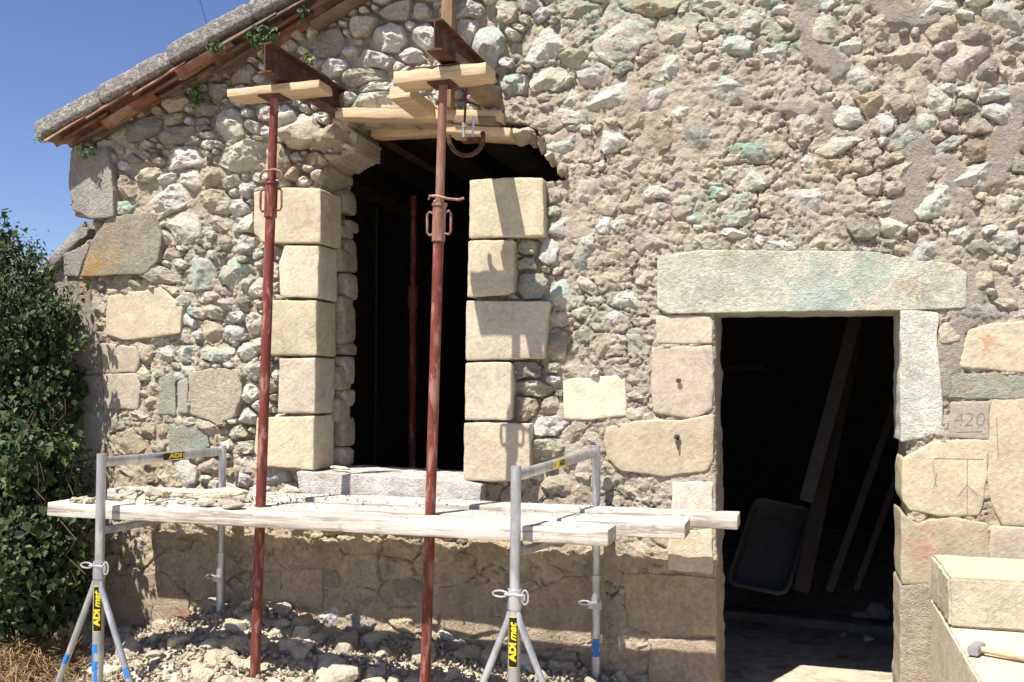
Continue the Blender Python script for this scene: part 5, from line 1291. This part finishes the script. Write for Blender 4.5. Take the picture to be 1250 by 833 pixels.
# little plants on the verge and in the wall
def tuft(px, py, rw, rh, Y, n, size, mat, label, seed):
    c = at(px, py, Y); sc = np.dot(c-CAM, FV)/FPX; t = empty('wall_plant', c, label, 'plant'); P_, N_ = [], []
    for _ in range(n):
        d = rng.normal(size=3); d /= np.linalg.norm(d); P_.append(c+d*rng.uniform(.2, 1)*np.array([rw*sc, .05, rh*sc])); N_.append(d+np.array([0, -.6, .3]))
    leaves('foliage', P_, N_, size, mat, t, seed)
    s_ = MB()
    for _ in range(5):
        e = c+rng.normal(size=3)*np.array([rw*sc*.5, .02, rh*sc*.5]); s_.tube([Vector((c[0], c[1]+.05, c[2]-rh*sc*.3)), Vector(e)], .002, 5)
    tag(s_.build('twigs', M['twig'], t), kind='stuff')
tuft(320, 46, 24, 15, -.20, 130, .030, M['ivy'], 'dark ivy tuft growing on the verge tiles, near the top of the roof edge', 21)
tuft(262, 58, 14, 10, -.24, 40, .028, M['ivy'], 'small ivy sprig under the grey verge capping', 22)
tuft(238, 114, 18, 20, -.08, 90, .026, M['ivy'], 'ivy growing under the tiles above the rubble left of the left prop', 23)
tuft(377, 74, 13, 20, -.09, 60, .024, M['pale_leaf'], 'pale wild plant sprouting from the rubble behind the left rusty beam', 24)
tuft(46, 168, 10, 8, -.24, 26, .020, M['pale_leaf'], 'tiny yellow-green plant at the tip of the eave', 25)
tuft(105, 184, 14, 11, -.12, 55, .026, M['ivy'], 'small ivy plant under the eave above the corner stone', 26)
tuft(370, 16, 12, 10, -.15, 24, .026, M['ivy'], 'ivy sprig on the verge tiles at the top of the picture', 27)
# dry straw heap
sp = []; st = MB(); V_, Fc = [], []; 
for k in range(7000):
    px = random.gauss(45, 38); 
    x = at(px, 800, -.75)[0]; y = random.uniform(-1.35, -.35); h = -.16+.42*math.exp(-((x+4.55)/.55)**2)*max(0, 1-abs(y+.75)/.75)
    L = random.uniform(.06, .24); a = random.uniform(0, 6.28); e = random.gauss(0, .35)
    p0 = np.array([x, y, h+random.uniform(-.03, .03)]); d = np.array([math.cos(a)*math.cos(e), math.sin(a)*math.cos(e), math.sin(e)])*L; sdv = np.cross(d, [0, 0, 1]); sdv = sdv/np.linalg.norm(sdv)*.0021; m_ = p0+d*.5+np.array([0, 0, random.uniform(.0, .02)])
    b0 = len(V_); V_ += [p0-sdv, p0+sdv, m_+sdv, m_-sdv, p0+d+sdv*.5, p0+d-sdv*.5]; Fc += [(b0, b0+1, b0+2, b0+3), (b0+3, b0+2, b0+4, b0+5)]
tag(link('dry_grass', mesh_np('dry_grass', V_, Fc, False), M['straw']), 'heap of dry brown grass at the bottom left under the shrub', 'grass', kind='stuff')
n = 40; xs = np.linspace(-5.6, -3.7, n); ys = np.linspace(-1.5, -.1, 30); GX, GY = np.meshgrid(xs, ys)
GZ = -.19+.38*np.exp(-((GX+4.55)/.55)**2)*np.clip(1-np.abs(GY+.75)/.75, 0, 1)+.02*fbm(GX, GY, 0, sc=9, oc=3, seed=2)
tag(link('grass_mound', mesh_np('grass_mound', np.stack([GX.ravel(), GY.ravel(), GZ.ravel()], 1), [(j*n+i, j*n+i+1, (j+1)*n+i+1, (j+1)*n+i) for j in range(29) for i in range(n-1)]), M['ground']), kind='structure')
# overhead wire crossing the sky
a = at(232, -40, 8); b = at(262, 60, 8)
tag(MB().tube([a, (a+b)/2+np.array([0, 0, -.01]), b+(b-a)*.3], .006, 6).build('overhead_wire', M['black'], None, True), 'thin wire dropping through the blue sky above the roof edge', 'wire')
print('seeds', len(seeds), 'stones', len(rub), 'objects', len(bpy.data.objects))
